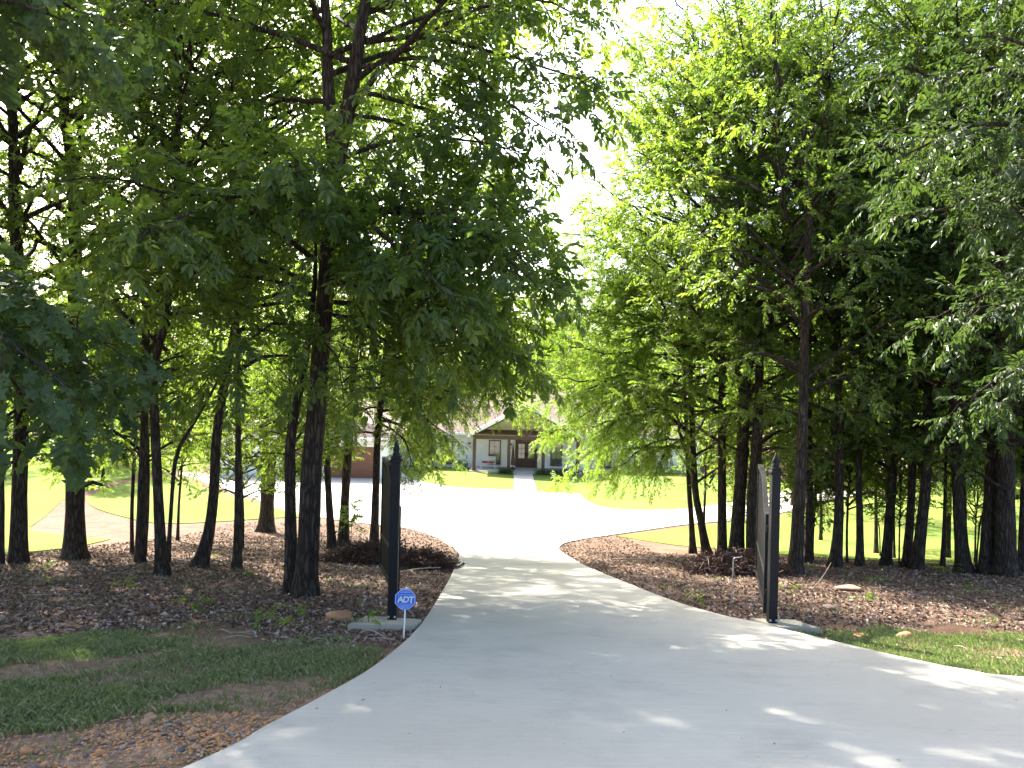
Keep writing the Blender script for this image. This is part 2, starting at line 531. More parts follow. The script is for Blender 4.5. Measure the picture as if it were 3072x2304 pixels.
# ------------------------------------------------------------------ leaf sprays
def leaf_shape(kind):
    """unit leaf along +x (length 1); returns verts (n,3), quads (m,4)"""
    if kind == 'lo':
        return np.array([(0, 0, 0), (.45, -.24, .06), (1, 0, -.10), (.45, .24, .06)]), np.array([(0, 1, 2, 3)])
    if kind == 'hi':
        return (np.array([(0, 0, 0), (.28, -.17, .05), (.68, -.20, .03), (1, 0, -.14), (.68, .20, .03), (.28, .17, .05)]),
                np.array([(0, 1, 2, 3), (0, 3, 4, 5)]))
    if kind == 'narrow':
        return np.array([(0, 0, 0), (.4, -.13, .03), (1, 0, -.08), (.4, .13, .03)]), np.array([(0, 1, 2, 3)])
    if kind == 'lobed':
        V = np.array([(0, 0, 0), (.22, -.10, .02), (.30, -.42, .0), (.46, -.17, .03), (.62, -.46, -.06), (.74, -.15, -.02), (1.0, 0, -.16),
                      (.74, .15, -.02), (.62, .46, -.06), (.46, .17, .03), (.30, .42, .0), (.22, .10, .02), (.46, 0, -.02), (.74, 0, -.07)])
        Q = np.array([(0, 1, 12, 11), (1, 2, 3, 12), (12, 9, 10, 11), (12, 3, 5, 13), (12, 13, 7, 9), (3, 4, 5, 5), (9, 7, 8, 8), (13, 5, 6, 6), (13, 6, 7, 7)])
        return V, Q


def rot_axis(ax, a):
    return np.array(Matrix.Rotation(a, 3, Vector(ax)))


def make_template(rng, style, shape, n, L, leaf):
    LV, LQ = leaf_shape(shape)
    if shape == 'lobed':
        # no degenerate quads: duplicate corner handled by tiny offset vertices
        LV = np.vstack([LV, LV[[5, 8, 6, 7]] + np.array([1e-3, 0, 0])])
        LQ = LQ.copy(); LQ[5, 3] = 14; LQ[6, 3] = 15; LQ[7, 3] = 16; LQ[8, 3] = 17
    Vs, Qs = [], []
    k = 0
    for i in range(n):
        if style == 'alt':
            t = .12 + .88 * (i + rng.random() * .5) / n; s = 1 if i % 2 else -1
            yaw = s * (.95 - .45 * t + rng.normal(0, .25)); 
            if i == n - 1: yaw = rng.normal(0, .2)
            sz = leaf * rng.uniform(.7, 1.2)
            p = np.array([t * L, 0, -.10 * L * t * t])
        else:  # pinnate: pairs + terminal
            m = n // 2
            j = min(i // 2, m - 1); s = 1 if i % 2 else -1
            t = .35 + .6 * j / max(m - 1, 1)
            yaw = s * (.95 - .25 * t + rng.normal(0, .1))
            sz = leaf * (.6 + .55 * t) * rng.uniform(.9, 1.1)
            if i == n - 1: yaw = rng.normal(0, .1); t = 1.; sz = leaf * 1.25
            p = np.array([t * L, 0, -.18 * L * t * t])
        Mr = rot_axis((0, 0, 1), yaw) @ rot_axis((0, 1, 0), rng.normal(.38, .3)) @ rot_axis((1, 0, 0), rng.normal(0, .45))
        Vs.append((LV * sz) @ Mr.T + p); Qs.append(LQ + k); k += len(LV)
    return np.concatenate(Vs), np.concatenate(Qs), len(LQ)


STYLES = {
    'oak':  dict(style='alt', shape='lo', n=14, L=.46, leaf=.115),
    'near': dict(style='alt', shape='hi', n=11, L=.42, leaf=.112),
    'hick': dict(style='pin', shape='hi', n=9, L=.38, leaf=.142),
    'lobe': dict(style='alt', shape='lobed', n=8, L=.45, leaf=.19),
    'fine': dict(style='alt', shape='narrow', n=14, L=.42, leaf=.115),
    'far':  dict(style='alt', shape='lo', n=9, L=.85, leaf=.34),
}
_rt = np.random.default_rng(5)
TPL = {k: [make_template(_rt, **v) for _ in range(10)] for k, v in STYLES.items()}


def spray_mesh(name, P, D, SC, style, rng, upj=.35):
    P = np.asarray(P); D = np.asarray(D); SC = np.asarray(SC)
    n = len(P)
    X = D / (np.linalg.norm(D, axis=1)[:, None] + 1e-9)
    up = np.array([0, 0, 1.]) + rng.normal(0, upj, (n, 3))
    Zv = up - (up * X).sum(1)[:, None] * X
    Zv /= np.linalg.norm(Zv, axis=1)[:, None] + 1e-9
    Yv = np.cross(Zv, X)
    Rm = np.stack([X, Yv, Zv], -1) * SC[:, None, None]
    ti = rng.integers(0, len(TPL[style]), n)
    VV, QQ, AA = [], [], []
    k = 0
    for t, (tv, tq, per) in enumerate(TPL[style]):
        sel = np.where(ti == t)[0]
        if not len(sel): continue
        v = np.einsum('nij,vj->nvi', Rm[sel], tv) + P[sel][:, None, :]
        q = tq[None] + (np.arange(len(sel)) * len(tv))[:, None, None] + k
        VV.append(v.reshape(-1, 3)); QQ.append(q.reshape(-1, 4)); k += v.shape[0] * v.shape[1]
        nl = len(tq) // per
        base = rng.uniform(0, 1, (len(sel), 1)) * .6
        a = np.clip(base + rng.uniform(0, .4, (len(sel), nl)), 0, 1)
        AA.append(np.repeat(a, per, axis=1).ravel())
    return np_mesh(name, np.concatenate(VV), np.concatenate(QQ), False, np.concatenate(AA))


class Crown:
    """collects limbs, side branches and leaf sprays"""
    def __init__(s, seed):
        s.rng = np.random.default_rng(seed); s.T = Tubes(); s.P = []; s.D = []; s.S = []

    def limb(s, a, b, r0, sag=0.0, lift=.0, side=.4, sp=.30, twig=.19, start=.25, droop=.12, wob=.12, sc=1.0, bare=0.0):
        rng = s.rng
        a = np.asarray(a, float); b = np.asarray(b, float); L = np.linalg.norm(b - a)
        n = max(4, int(L / .45) + 2)
        t = np.linspace(0, 1, n)
        P = a + (b - a) * t[:, None]
        P[:, 2] += lift * np.sin(np.pi * t) - sag * t ** 2.2
        w = rng.normal(0, wob, (n, 3)) * np.minimum(t, .8)[:, None] * min(L, 3) * .35
        P = P + np.cumsum(w, 0) * .5
        rad = r0 * (1 - t) ** .8 + .007
        s.T.add(P, rad, 6 if r0 > .03 else 5)
        cum = np.concatenate([[0], np.cumsum(np.linalg.norm(np.diff(P, axis=0), axis=1))])
        Lt = cum[-1]
        sgn = 1
        d = start * Lt + rng.uniform(0, sp)
        while d < Lt * .99:
            u = d / Lt
            p = np.array([np.interp(d, cum, P[:, i]) for i in range(3)])
            q = np.array([np.interp(min(d + .3, Lt), cum, P[:, i]) for i in range(3)]) - np.array([np.interp(d - .05, cum, P[:, i]) for i in range(3)])
            q /= np.linalg.norm(q) + 1e-9
            lat = np.cross(q, (0, 0, 1)); lat /= np.linalg.norm(lat) + 1e-9
            sgn = -sgn
            ang = rng.uniform(.6, 1.25)
            dv = q * math.cos(ang) + lat * sgn * math.sin(ang) + np.array([0, 0, rng.normal(.14, .6)])
            dv /= np.linalg.norm(dv)
            l2 = side * L * (1.05 - u) * rng.uniform(.6, 1.2) + rng.uniform(.2, .5)
            if rng.random() > bare:
                s.branch(p, dv, l2, max(.006, r0 * .35 * (1 - u)), twig, droop, sc)
            d += sp * rng.uniform(.6, 1.4)
        s.branch(P[-1], P[-1] - P[-2], .3, .006, twig, droop, sc)

    def branch(s, p, dv, l, r, twig, droop, sc):
        rng = s.rng
        dv = dv / (np.linalg.norm(dv) + 1e-9)
        t = np.linspace(0, 1, 4)
        B = p + dv * (l * t)[:, None]
        B[:, 2] -= droop * l * t ** 2 * .8
        B[1:] += rng.normal(0, .04, (3, 3)) * l
        s.T.add(B, r * (1 - t * .75) + .003, 4)
        d = l * .15
        while d <= l + 1e-6:
            u = d / l
            pp = np.array([np.interp(u, t, B[:, i]) for i in range(3)])
            dd = dv * rng.uniform(.3, 1.) + rng.normal(0, .55, 3) + np.array([0, 0, -droop])
            s.P.append(pp); s.D.append(dd); s.S.append(rng.uniform(.75, 1.2) * sc)
            d += twig * rng.uniform(.6, 1.4)
        s.P.append(B[-1]); s.D.append(dv + np.array([0, 0, -droop])); s.S.append(sc)

    def meshes(s, style, upj=.4, keep=None):
        P = np.array(s.P); D = np.array(s.D); Sc = np.array(s.S)
        if keep is not None:
            k = keep(P); P, D, Sc = P[k], D[k], Sc[k]
        return s.T.mesh("branches"), spray_mesh("crown", P, D, Sc, style, s.rng, upj)


def generic_crown(seed, H, h0, prof, nl, style, **kw):
    c = Crown(seed); rng = c.rng
    for i in range(nl):
        u = ((i + rng.random()) / nl) ** .72
        h = h0 + (H - h0) * u
        az = i * 2.39996 + rng.normal(0, .3)
        r = np.interp(u, *prof) * rng.uniform(.65, 1.15)
        rise = (.22 + .85 * u) * r * rng.uniform(.4, 1.35) + rng.normal(0, .22) * r
        hs = max(h - rise * .6, h0 * .8)
        a = (0, 0, hs); b = (r * math.cos(az), r * math.sin(az), hs + rise)
        c.limb(a, b, .018 + .014 * r * (1.1 - u), sag=.06 * r * (1 - u), lift=.06 * r, **{**dict(side=.50, start=.3), **kw})
    return c.meshes(style)


# ------------------------------------------------------------------ trunks
def trunk_tubes(path, base_y, top, seed, k=14, flare=1.42, tb=None, sway=.35):
    """path: (x,z,r) list measured on the stem; extended to height top"""
    rng = np.random.default_rng(seed)
    P = [(x, base_y, z, r) for x, z, r in path]
    x, y, z, r = P[-1]
    dx = (P[-1][0] - P[-2][0]) / max(P[-1][2] - P[-2][2], .1)
    while z < top - .3:
        st = min(1.6, top - z)
        dx = dx * .7 + rng.normal(0, .05)
        z += st; x += dx * st; y += rng.normal(0, .10)
        r = max(.02, r * (1 - st / max(top - z + st * 1.6, .1) * .8))
        P.append((x, y, z, r))
    P = np.array(P)
    # slight sway in depth along the stem
    hh = P[:, 2] - P[0, 2]
    P[:, 1] += sway * np.sin(hh * .35 + seed) * np.minimum(hh / 4, 1) * .5 - sway * math.sin(seed) * 0
    C = catmull(P, step=.35)
    rad = C[:, 3]
    h = C[:, 2] - C[0, 2]
    fl = 1 + (flare - 1) * np.exp(-h / .30)
    lob = 1 + (np.exp(-h / .30)[:, None] * .16) * np.cos(np.linspace(0, 2 * np.pi, k, endpoint=False)[None] * rng.integers(3, 6) + rng.uniform(0, 6))
    lob = lob * (1 + rng.normal(0, .014, lob.shape))
    tb = tb or Tubes()
    pts = C[:, :3].copy()
    pts = np.vstack([pts[0] - np.array([0, 0, .25]), pts]); rad = np.concatenate([[rad[0] * fl[0] * 1.03], rad * fl]); lob = np.vstack([lob[0], lob])
    tb.add(pts, rad * (1 + np.concatenate([[0], rng.normal(0, .018, len(h))])), k, lob)
    return tb, C


TRUNKS = {
    'L1': (17.44, [(-11.09, -2.58, .071), (-11.09, -1.31, .061), (-11.16, 0.0, .051), (-11.22, 1.63, .046)]),
    'L2': (17.76, [(-10.91, -2.63, .207), (-10.94, -1.46, .186), (-11.04, 1.63, .165), (-11.12, 3.7, .155), (-11.17, 4.94, .145), (-11.2, 6.8, .114)]),
    'L3': (18.86, [(-10.27, -2.79, .263), (-10.3, -1.62, .23), (-10.35, .57, .208), (-10.35, 2.77, .186), (-10.4, 6.06, .143)]),
    'L4a': (21.02, [(-9.91, -3.11, .055), (-9.93, -1.95, .055), (-9.9, -.48, .049), (-9.87, .5, .043)]),
    'L4b': (18.54, [(-8.56, -2.74, .129), (-8.57, -1.53, .113), (-8.6, 1.17, .092), (-8.61, 3.32, .075), (-8.65, 5.48, .054)]),
    'L5': (15.78, [(-6.84, -2.33, .183), (-6.89, -1.51, .156), (-6.96, -.13, .138), (-7.02, 1.7, .119), (-6.85, 2.62, .11), (-6.75, 3.54, .092), (-6.7, 4.92, .069)]),
    'L5b': (18.48, [(-7.88, -2.74, .064), (-7.86, -1.5, .054), (-7.82, -.42, .059), (-7.71, .01, .054), (-7.4, .55, .048)]),
    'L6': (17.84, [(-6.89, -2.64, .228), (-6.7, -1.89, .187), (-6.59, -.95, .171), (-6.56, .09, .161), (-6.48, .92, .156), (-6.35, 1.96, .14), (-6.22, 2.9, .119), (-6.16, 4.87, .083)]),
    'L7': (17.38, [(-5.89, -2.57, .131), (-5.89, -1.28, .121), (-5.94, .14, .091), (-6.01, 1.55, .071), (-6.1, 3.77, .056)]),
    'L8': (32.16, [(-9.78, -4.6, .411), (-9.77, -3.32, .355), (-9.78, -2.2, .38), (-9.95, -1.36, .28), (-10.08, .04, .224)]),
    'L9': (13.58, [(-3.67, -2.01, .205), (-3.74, -.63, .182), (-3.78, .56, .166), (-3.67, 1.35, .134), (-3.55, 2.06, .111), (-3.41, 3.33, .079)]),
    'L10': (13.18, [(-3.33, -1.95, .322), (-3.3, -.94, .291), (-3.29, .21, .284), (-3.24, .98, .268), (-3.19, 2.13, .245), (-3.12, 3.28, .23), (-3.07, 4.43, .222), (-3.0, 5.36, .222)]),
    'L11': (24.84, [(-5.48, -3.67, .231), (-5.6, -2.16, .188), (-5.71, -.57, .173), (-5.8, 1.16, .144), (-5.91, 3.33, .101)]),
    'L12': (26.04, [(-5.39, -3.84, .288), (-5.36, -2.32, .227), (-5.31, -.51, .227), (-5.21, 1.62, .197), (-5.15, 4.19, .151), (-5.13, 7.22, .106)]),
    'L13': (24.26, [(-4.08, -3.59, .197), (-4.08, -1.61, .169), (-4.07, .08, .155), (-3.91, 2.06, .141), (-3.78, 4.04, .113), (-3.73, 6.44, .078)]),
    'R1': (26.82, [(6.23, -3.95, .156), (6.14, -2.78, .133), (6.04, -1.69, .117), (5.93, .18, .101), (5.82, 2.2, .078)]),
    'R2': (25.88, [(6.48, -3.82, .211), (6.24, -2.62, .181), (6.04, -1.57, .166), (5.91, .68, .135), (5.78, 2.94, .105)]),
    'R3': (24.96, [(6.72, -3.69, .247), (6.69, -1.87, .218), (6.61, 1.46, .196), (6.55, 5.09, .145), (6.51, 7.99, .094)]),
    'R4': (23.66, [(6.78, -3.5, .371), (6.83, -1.96, .316), (6.88, -.58, .289), (6.89, 2.17, .248), (6.8, 4.92, .227), (6.66, 7.67, .22), (6.58, 9.32, .206), (6.61, 11.11, .151), (6.6, 13.18, .096)]),
    'R5': (23.26, [(7.18, -3.44, .365), (7.11, -1.61, .338), (7.14, -.53, .298), (7.16, 1.5, .23), (7.16, 4.2, .176), (7.13, 6.91, .122)]),
    'R6': (19.54, [(7.06, -2.89, .295), (7.08, -.73, .25), (7.11, .97, .216), (7.14, 3.25, .182), (7.22, 5.52, .148), (7.17, 6.88, .136), (7.07, 8.13, .119), (6.75, 8.75, .102), (6.45, 9.25, .091), (6.26, 10.04, .074), (6.16, 10.95, .062)]),
    'R7': (23.8, [(8.93, -3.52, .194), (8.96, -1.93, .166), (8.92, .15, .152), (8.91, 2.92, .111)]),
    'R8': (22.2, [(9.14, -3.28, .258), (9.2, -1.93, .207), (9.21, -.38, .194), (9.16, 2.2, .181), (9.08, 3.49, .168), (8.98, 6.07, .116)]),
    'R9': (23.0, [(10.18, -3.4, .174), (10.16, -2.04, .147), (10.12, -.43, .134), (10.1, 2.24, .1)]),
    'R10': (23.24, [(11.03, -3.44, .23), (11.09, -2.06, .196), (11.13, -.43, .182), (11.14, 1.6, .169), (11.17, 3.62, .149), (11.22, 6.33, .095)]),
    'R11': (22.88, [(11.46, -3.38, .2), (11.5, -1.72, .18), (11.5, .28, .16), (11.55, 2.27, .12), (11.64, 3.87, .086)]),
    'R12': (22.08, [(11.34, -3.27, .295), (11.44, -1.85, .27), (11.53, -.56, .244), (11.57, .98, .225), (11.61, 2.52, .212), (11.7, 4.19, .199), (11.75, 5.35, .18), (11.79, 7.4, .128)]),
    'R13': (23.24, [(12.69, -3.44, .095), (12.73, -1.74, .074), (12.78, .28, .061), (12.81, 2.31, .047)]),
    'R14': (21.32, [(12.22, -3.15, .372), (12.11, -1.83, .297), (12.02, -.22, .273), (11.91, 1.64, .267), (11.86, 3.5, .254), (11.79, 5.23, .236), (11.69, 8.45, .174)]),
    'R15': (21.02, [(12.61, -3.11, .33), (12.69, -1.4, .293), (12.74, .44, .257), (12.75, 2.27, .22), (12.74, 4.72, .183)]),
    'R16': (20.72, [(12.96, -3.07, .506), (12.89, -1.34, .446), (12.8, .46, .422), (12.71, 2.27, .398), (12.63, 4.67, .349), (12.49, 8.29, .265)]),
    'R17': (22.16, [(14.28, -3.28, .142), (14.25, -1.54, .122), (14.22, 1.04, .097)]),
}

GIRTH = {'L1': .85, 'L2': .88, 'L3': .90, 'L4a': .9, 'L4b': .82, 'L5': .66, 'L5b': .85, 'L6': .64, 'L7': .72, 'L8': .74, 'L9': .54, 'L10': .60, 'L11': .58, 'L12': .64, 'L13': .66,
         'R1': .70, 'R2': .66, 'R3': .62, 'R4': .62, 'R5': .56, 'R6': .56, 'R7': .62, 'R8': .62, 'R9': .64, 'R10': .64, 'R11': .60, 'R12': .54, 'R13': .7, 'R14': .52, 'R15': .50, 'R16': .52, 'R17': .7}
TRUNKS = {k: (y, [(x, z, r * GIRTH[k]) for x, z, r in p]) for k, (y, p) in TRUNKS.items()}

# generic crowns, local z = height above the base
PF = ([0, .12, .35, .65, .9, 1], [2.1, 2.9, 3.7, 4.1, 3.0, 1.2])
PN = ([0, .15, .4, .7, 1], [1.5, 2.1, 2.7, 2.6, 1.0])
CROWNS = [generic_crown(100 + i, 17.5, 3.6 + .5 * (i % 3), PF, 56, 'oak', sp=.30, twig=.14, wob=.24, bare=.30) for i in range(4)]
SLIM = [generic_crown(200 + i, 13.0, 4.2 + .4 * i, PN, 36, 'oak', sp=.28, twig=.14, wob=.24, bare=.26) for i in range(3)]
SAPL = [generic_crown(300 + i, 6.5, 2.2, ([0, .4, 1], [1.3, 2.0, .7]), 32, 'oak', sp=.26, twig=.13, wob=.22) for i in range(2)]


def plant_tree(name, key, kind, label, cat, group, crown=None, top=15.0, rz=0.0, sc=1.0, mat=LEAF, extra=None, seed=1, k=14, crown_z=0.0):
    by, path = TRUNKS[key]
    x0, z0 = path[0][0], path[0][1]
    rel = [(x - x0, z - z0, r) for x, z, r in path]
    root = empty(name, (x0, by, float(GZ(x0, by)) - .02), label, cat, group)
    tb, C = trunk_tubes(rel, 0.0, top, seed, k)
    if extra: extra(tb, C)
    link("trunk", tb.mesh("trunk"), BARK, root)
    if crown is not None:
        # axis of the crown follows the stem
        i = np.argmin(abs(C[:, 2] - 6.0)); j = np.argmin(abs(C[:, 2] - min(12.0, top - .5)))
        dirv = Vector(C[j, :3] - C[i, :3]); 
        if dirv.length < .5: dirv = Vector((0, 0, 1))
        q = Vector((0, 0, 1)).rotation_difference(dirv.normalized())
        loc = Vector(C[i, :3]) - q @ Vector((0, 0, 6.0))
        mw, ml = crown
        for nm, me, mt in (("branches", mw, BARK), ("crown", ml, mat)):
            o = link(nm, me, mt, root)
            o.rotation_mode = 'QUATERNION'
            from mathutils import Quaternion
            o.rotation_quaternion = q @ Quaternion((0, 0, 1), rz)
            o.location = loc + Vector((0, 0, crown_z)); o.scale = (sc, sc, sc * min(1.0, top / 17.5 + .02) if me in [c[1] for c in CROWNS] + [c[0] for c in CROWNS] else sc)
    return root, C


GL = "trees in the wooded strip left of the drive"
GR = "trees in the wooded strip right of the drive"
TREE = "tree"


def put(key, name, label, group, ci, top, rz, sc=1.0, pool=CROWNS, seed=None, **kw):
    if key[0] == 'R' and pool is not SAPL: kw.setdefault('crown_z', -1.2)
    return plant_tree(name, key, None, label, TREE, group, pool[ci % len(pool)] if ci is not None else None, top, rz, sc, seed=seed or (abs(hash(key)) % 97 if False else sum(map(ord, key))), **kw)


put('L1', "sapling_tree", "thin forked sapling beside the flared trunk at the lawn", GL, 0, 7.5, .4, pool=SAPL, k=8)
put('L2', "hardwood_tree", "straight dark tree with widely flared base at the sunny left lawn", GL, 0, 17.5, .3)


def stub_L3(tb, C):
    tb.add([(0, 0, 2.6), (-.35, .02, 3.1), (-.75, .05, 3.7), (-1.0, .1, 4.6)], [.07, .055, .045, .03], 7)
    tb.add([(.12, 0, 1.75), (.42, -.04, 1.86), (.66, -.05, 1.80)], [.07, .05, .03], 7)


put('L3', "hardwood_tree", "thick dark tree with a short broken side stub on its trunk", GL, 1, 17.0, 1.9, extra=stub_L3)
put('L4a', "sapling_tree", "very thin wavy sapling close beside a slim straight tree", GL, 1, 6.8, 2.0, pool=SAPL, k=8)
put('L4b', "hardwood_tree", "slim straight tree with a very thin sapling beside it", GL, 0, 13.2, .9, pool=SLIM)
put('L5', "hardwood_tree", "dark tree with a kinked upper stem and crooked sapling at its foot", GL, 1, 13.5, 4.0, pool=SLIM)
put('L5b', "sapling_tree", "crooked thin sapling bending away from the kinked tree", GL, 0, 6.0, 3.0, pool=SAPL, k=8)
put('L6', "hardwood_tree", "leaning tree with a curved trunk in the left wood", GL, 2, 15.5, 3.3)
put('L7', "hardwood_tree", "slender tree between the leaning tree and the fat pale trunk", GL, 2, 12.5, 1.2, pool=SLIM)


def fork_L8(tb, C):
    tb.add([(0, 0, 2.3), (-.45, -.05, 2.75), (-.95, -.1, 3.1), (-1.6, -.2, 3.25), (-2.6, -.3, 3.9)], [.13, .115, .09, .07, .04], 9)
    tb.add([(.02, 0, 2.4), (.35, .1, 3.3), (.75, .2, 4.4), (1.3, .3, 6.0)], [.18, .14, .10, .06], 9)


put('L8', "hardwood_tree", "stout pale trunk forking low at the edge of the court", GL, 3, 14.0, .7, sc=.95, extra=fork_L8, crown_z=-.5)
put('L9', "hardwood_tree", "grey trunk grown against the base of the biggest forked tree", GL, None, 6.0, 0)
put('L11', "hardwood_tree", "left stem of the pair rising from one base behind the brush pile", GL, 0, 12.5, 2.2, pool=SLIM)
put('L12', "hardwood_tree", "right and thicker stem of the pair rising from one base", GL, 4, 17.0, 5.2)
put('R1', "willow_oak_tree", "thin tree with fine pale drooping foliage over the drive", GR, None, 11.5, 0)
put('R2', "hardwood_tree", "slanting slim trunk crossing behind the bent metal rod", GR, 3, 15.0, .5, sc=1.12)
put('R3', "hardwood_tree", "straight slim tree between the slanting trunk and the tall forked tree", GR, 1, 16.8, 2.5, sc=1.12)


def fork_R4(tb, C):
    tb.add([(-.2, 0, 12.4), (-.5, .05, 13.0), (-.75, .1, 13.6), (-1.2, .1, 14.6)], [.09, .075, .06, .035], 8)


put('R4', "hardwood_tree", "tallest straight tree right of the drive with a forked top", GR, 0, 18.5, 1.1, extra=fork_R4)
put('R5', "hardwood_tree", "thick dark trunk partly hidden behind the right gate leaf", GR, 2, 16.0, 4.4)
put('R6', "hardwood_tree", "tree right of the gate post whose upper stem bends sharply", GR, 0, 15.0, 2.8, pool=SLIM, sc=1.1)
put('R7', "hardwood_tree", "slim trunk tucked just behind the tree with the bent top", GR, 1, 13.0, 1.7, pool=SLIM)
put('R8', "hardwood_tree", "tree with flared foot standing alone before the sunny right lawn", GR, 3, 16.5, 3.9)
put('R9', "hardwood_tree", "slim straight tree next to the flared-foot tree at the right lawn", GR, 2, 13.0, 5.5, pool=SLIM)
put('R10', "hardwood_tree", "medium straight tree left of the touching pair in the right wood", GR, 1, 16.0, 2.4)
put('R11', "hardwood_tree", "lighter slim trunk touching the leaning dark one at its foot", GR, 0, 13.5, 4.8, pool=SLIM)
put('R12', "hardwood_tree", "dark leaning trunk touching a lighter slim one at its foot", GR, 4, 17.0, .2)
put('R13', "sapling_tree", "thin sapling between the leaning trunk and the broad flared one", GR, 1, 7.5, 1.0, pool=SAPL, k=8)
put('R14', "hardwood_tree", "broad trunk with sunlit bark and a strongly flared foot", GR, 2, 18.0, 1.5)
put('R15', "hardwood_tree", "ridged sunlit trunk pressed against the thickest trunk on the right", GR, 1, 16.0, 4.1)
put('R16', "hardwood_tree", "thickest dark trunk in the right wood with mossy patches", GR, 3, 18.5, 2.9)
put('R17', "sapling_tree", "thin stem just beyond the thickest trunk on the right", GR, 2, 12.0, .6, pool=SLIM, k=8)

# --- the big forked hickory left of the gate (own crown)
root, C10 = None, None


def fork_L10(tb, C):
    # C ends at the fork height; two stems
    tb.add(catmull([(.33, 0, 7.15), (.22, .02, 7.9), (.14, .05, 8.7), (.10, .05, 9.6), (-.15, .1, 11.5), (-.5, .1, 14), (-.6, 0, 17)], per=4), np.interp(np.linspace(0, 1, 25), [0, .3, 1], [.135, .10, .025]), 10)
    tb.add(catmull([(.33, 0, 7.15), (.47, 0, 7.9), (.60, -.02, 8.7), (.72, -.05, 9.6), (1.0, 0, 11.5), (1.2, .1, 14), (1.5, .1, 17.5)], per=4), np.interp(np.linspace(0, 1, 25), [0, .3, 1], [.15, .125, .025]), 10)


by, path = TRUNKS['L10']
rx, rz_ = path[0][0], path[0][1]
root10 = empty("hickory_tree", (rx, by, float(GZ(rx, by)) - .02), "biggest tree with furrowed bark and forked trunk left of the gate", TREE, GL)
tb, C10 = trunk_tubes([(x - rx, z - rz_, r) for x, z, r in path], 0, 7.4, 7, 18, 1.3, sway=.1)
fork_L10(tb, C10)
link("trunk", tb.mesh("trunk"), BARK, root10)
c = Crown(77)
# limbs are local to the root (base of tree at x=-3.33, y=13.18, z=-1.95)
LIM = [((.25, 0, 5.8), (4.0, .8, 4.5), .065), ((.25, 0, 5.4), (3.9, 2.2, 4.75), .06), ((.2, 0, 5.2), (3.4, 2.8, 4.45), .05), ((.25, 0, 6.4), (4.2, -.6, 5.2), .06),  # start(x,y,z) end(x,y,z) r
    ((.25, 0, 6.3), (3.6, -2.1, 5.6), .075), ((.25, 0, 6.0), (2.6, -2.8, 4.9), .06), ((.2, 0, 5.2), (2.4, -1.6, 4.3), .05), ((.3, 0, 7.2), (3.4, -.6, 7.4), .06),
    ((.2, 0, 5.6), (3.3, .6, 4.4), .06), ((.2, 0, 4.9), (2.8, 1.6, 4.1), .055), ((.15, 0, 4.7), (2.0, .6, 3.6), .04),
    ((0, 0, 5.6), (-2.2, -3.2, 6.0), .06), ((0, 0, 6.2), (-1.4, -3.6, 5.4), .06), ((0, 0, 5.0), (-2.6, -2.0, 5.0), .05), ((-.05, 0, 5.2), (-2.9, -.3, 5.6), .055),
    ((0, 0, 4.4), (-1.2, -1.7, 3.9), .04), ((0, 0, 4.2), (.8, -1.6, 3.7), .035), ((0, 0, 6.0), (.6, -3.0, 6.6), .05),
    ((.1, 0, 6.2), (-1.2, 3.0, 6.5), .06), ((.2, 0, 5.5), (1.6, 3.0, 5.2), .06)]
for a, b, r in LIM:
    c.limb(a, b, r * .68, lift=.35, sag=.25, side=.44, sp=.18, twig=.095, start=.15, droop=.18, wob=.22)
for a, b, r in [((.7, 0, 9.2), (4.3, -.4, 8.4), .06), ((.8, 0, 9.8), (4.7, .5, 9.9), .06), ((.7, 0, 8.8), (4.0, -1.2, 7.6), .055), ((.9, 0, 10.6), (4.6, .9, 11.4), .06), ((.6, 0, 8.4), (4.2, 1.2, 7.0), .055),
                ((.9, 0, 11.0), (4.4, -.8, 11.8), .06), ((.5, 0, 8.0), (3.7, .3, 6.6), .05)]:
    c.limb(a, b, r * .65, lift=.4, sag=.3, side=.40, sp=.22, twig=.11, start=.3, droop=.3, wob=.2)
rng = np.random.default_rng(3)
for i in range(46):
    h = 8.0 + 9.0 * (i + rng.random()) / 46
    st = (float(np.interp(h, [7.9, 8.7, 9.6, 11.5, 14, 17], [.22, .14, .10, -.15, -.5, -.6])), .07, h) if i % 2 else (float(np.interp(h, [7.9, 8.7, 9.6, 11.5, 14, 17.5], [.47, .60, .72, 1.0, 1.2, 1.5])), 0, h)
    az = i * 2.4 + rng.normal(0, .3)
    r = np.interp(h, [8, 12, 17], [4.1, 4.3, 2.0]) * rng.uniform(.7, 1.1)
    c.limb(st, (st[0] + r * math.cos(az), r * math.sin(az), h + r * rng.uniform(.1, .5)), .014 + .009 * r, lift=.2, side=.42, sp=.27, twig=.14, droop=.3, wob=.18)
mw, ml = c.meshes('hick', .35)
link("branches", mw, BARK, root10); link("crown", ml, LEAF, root10)

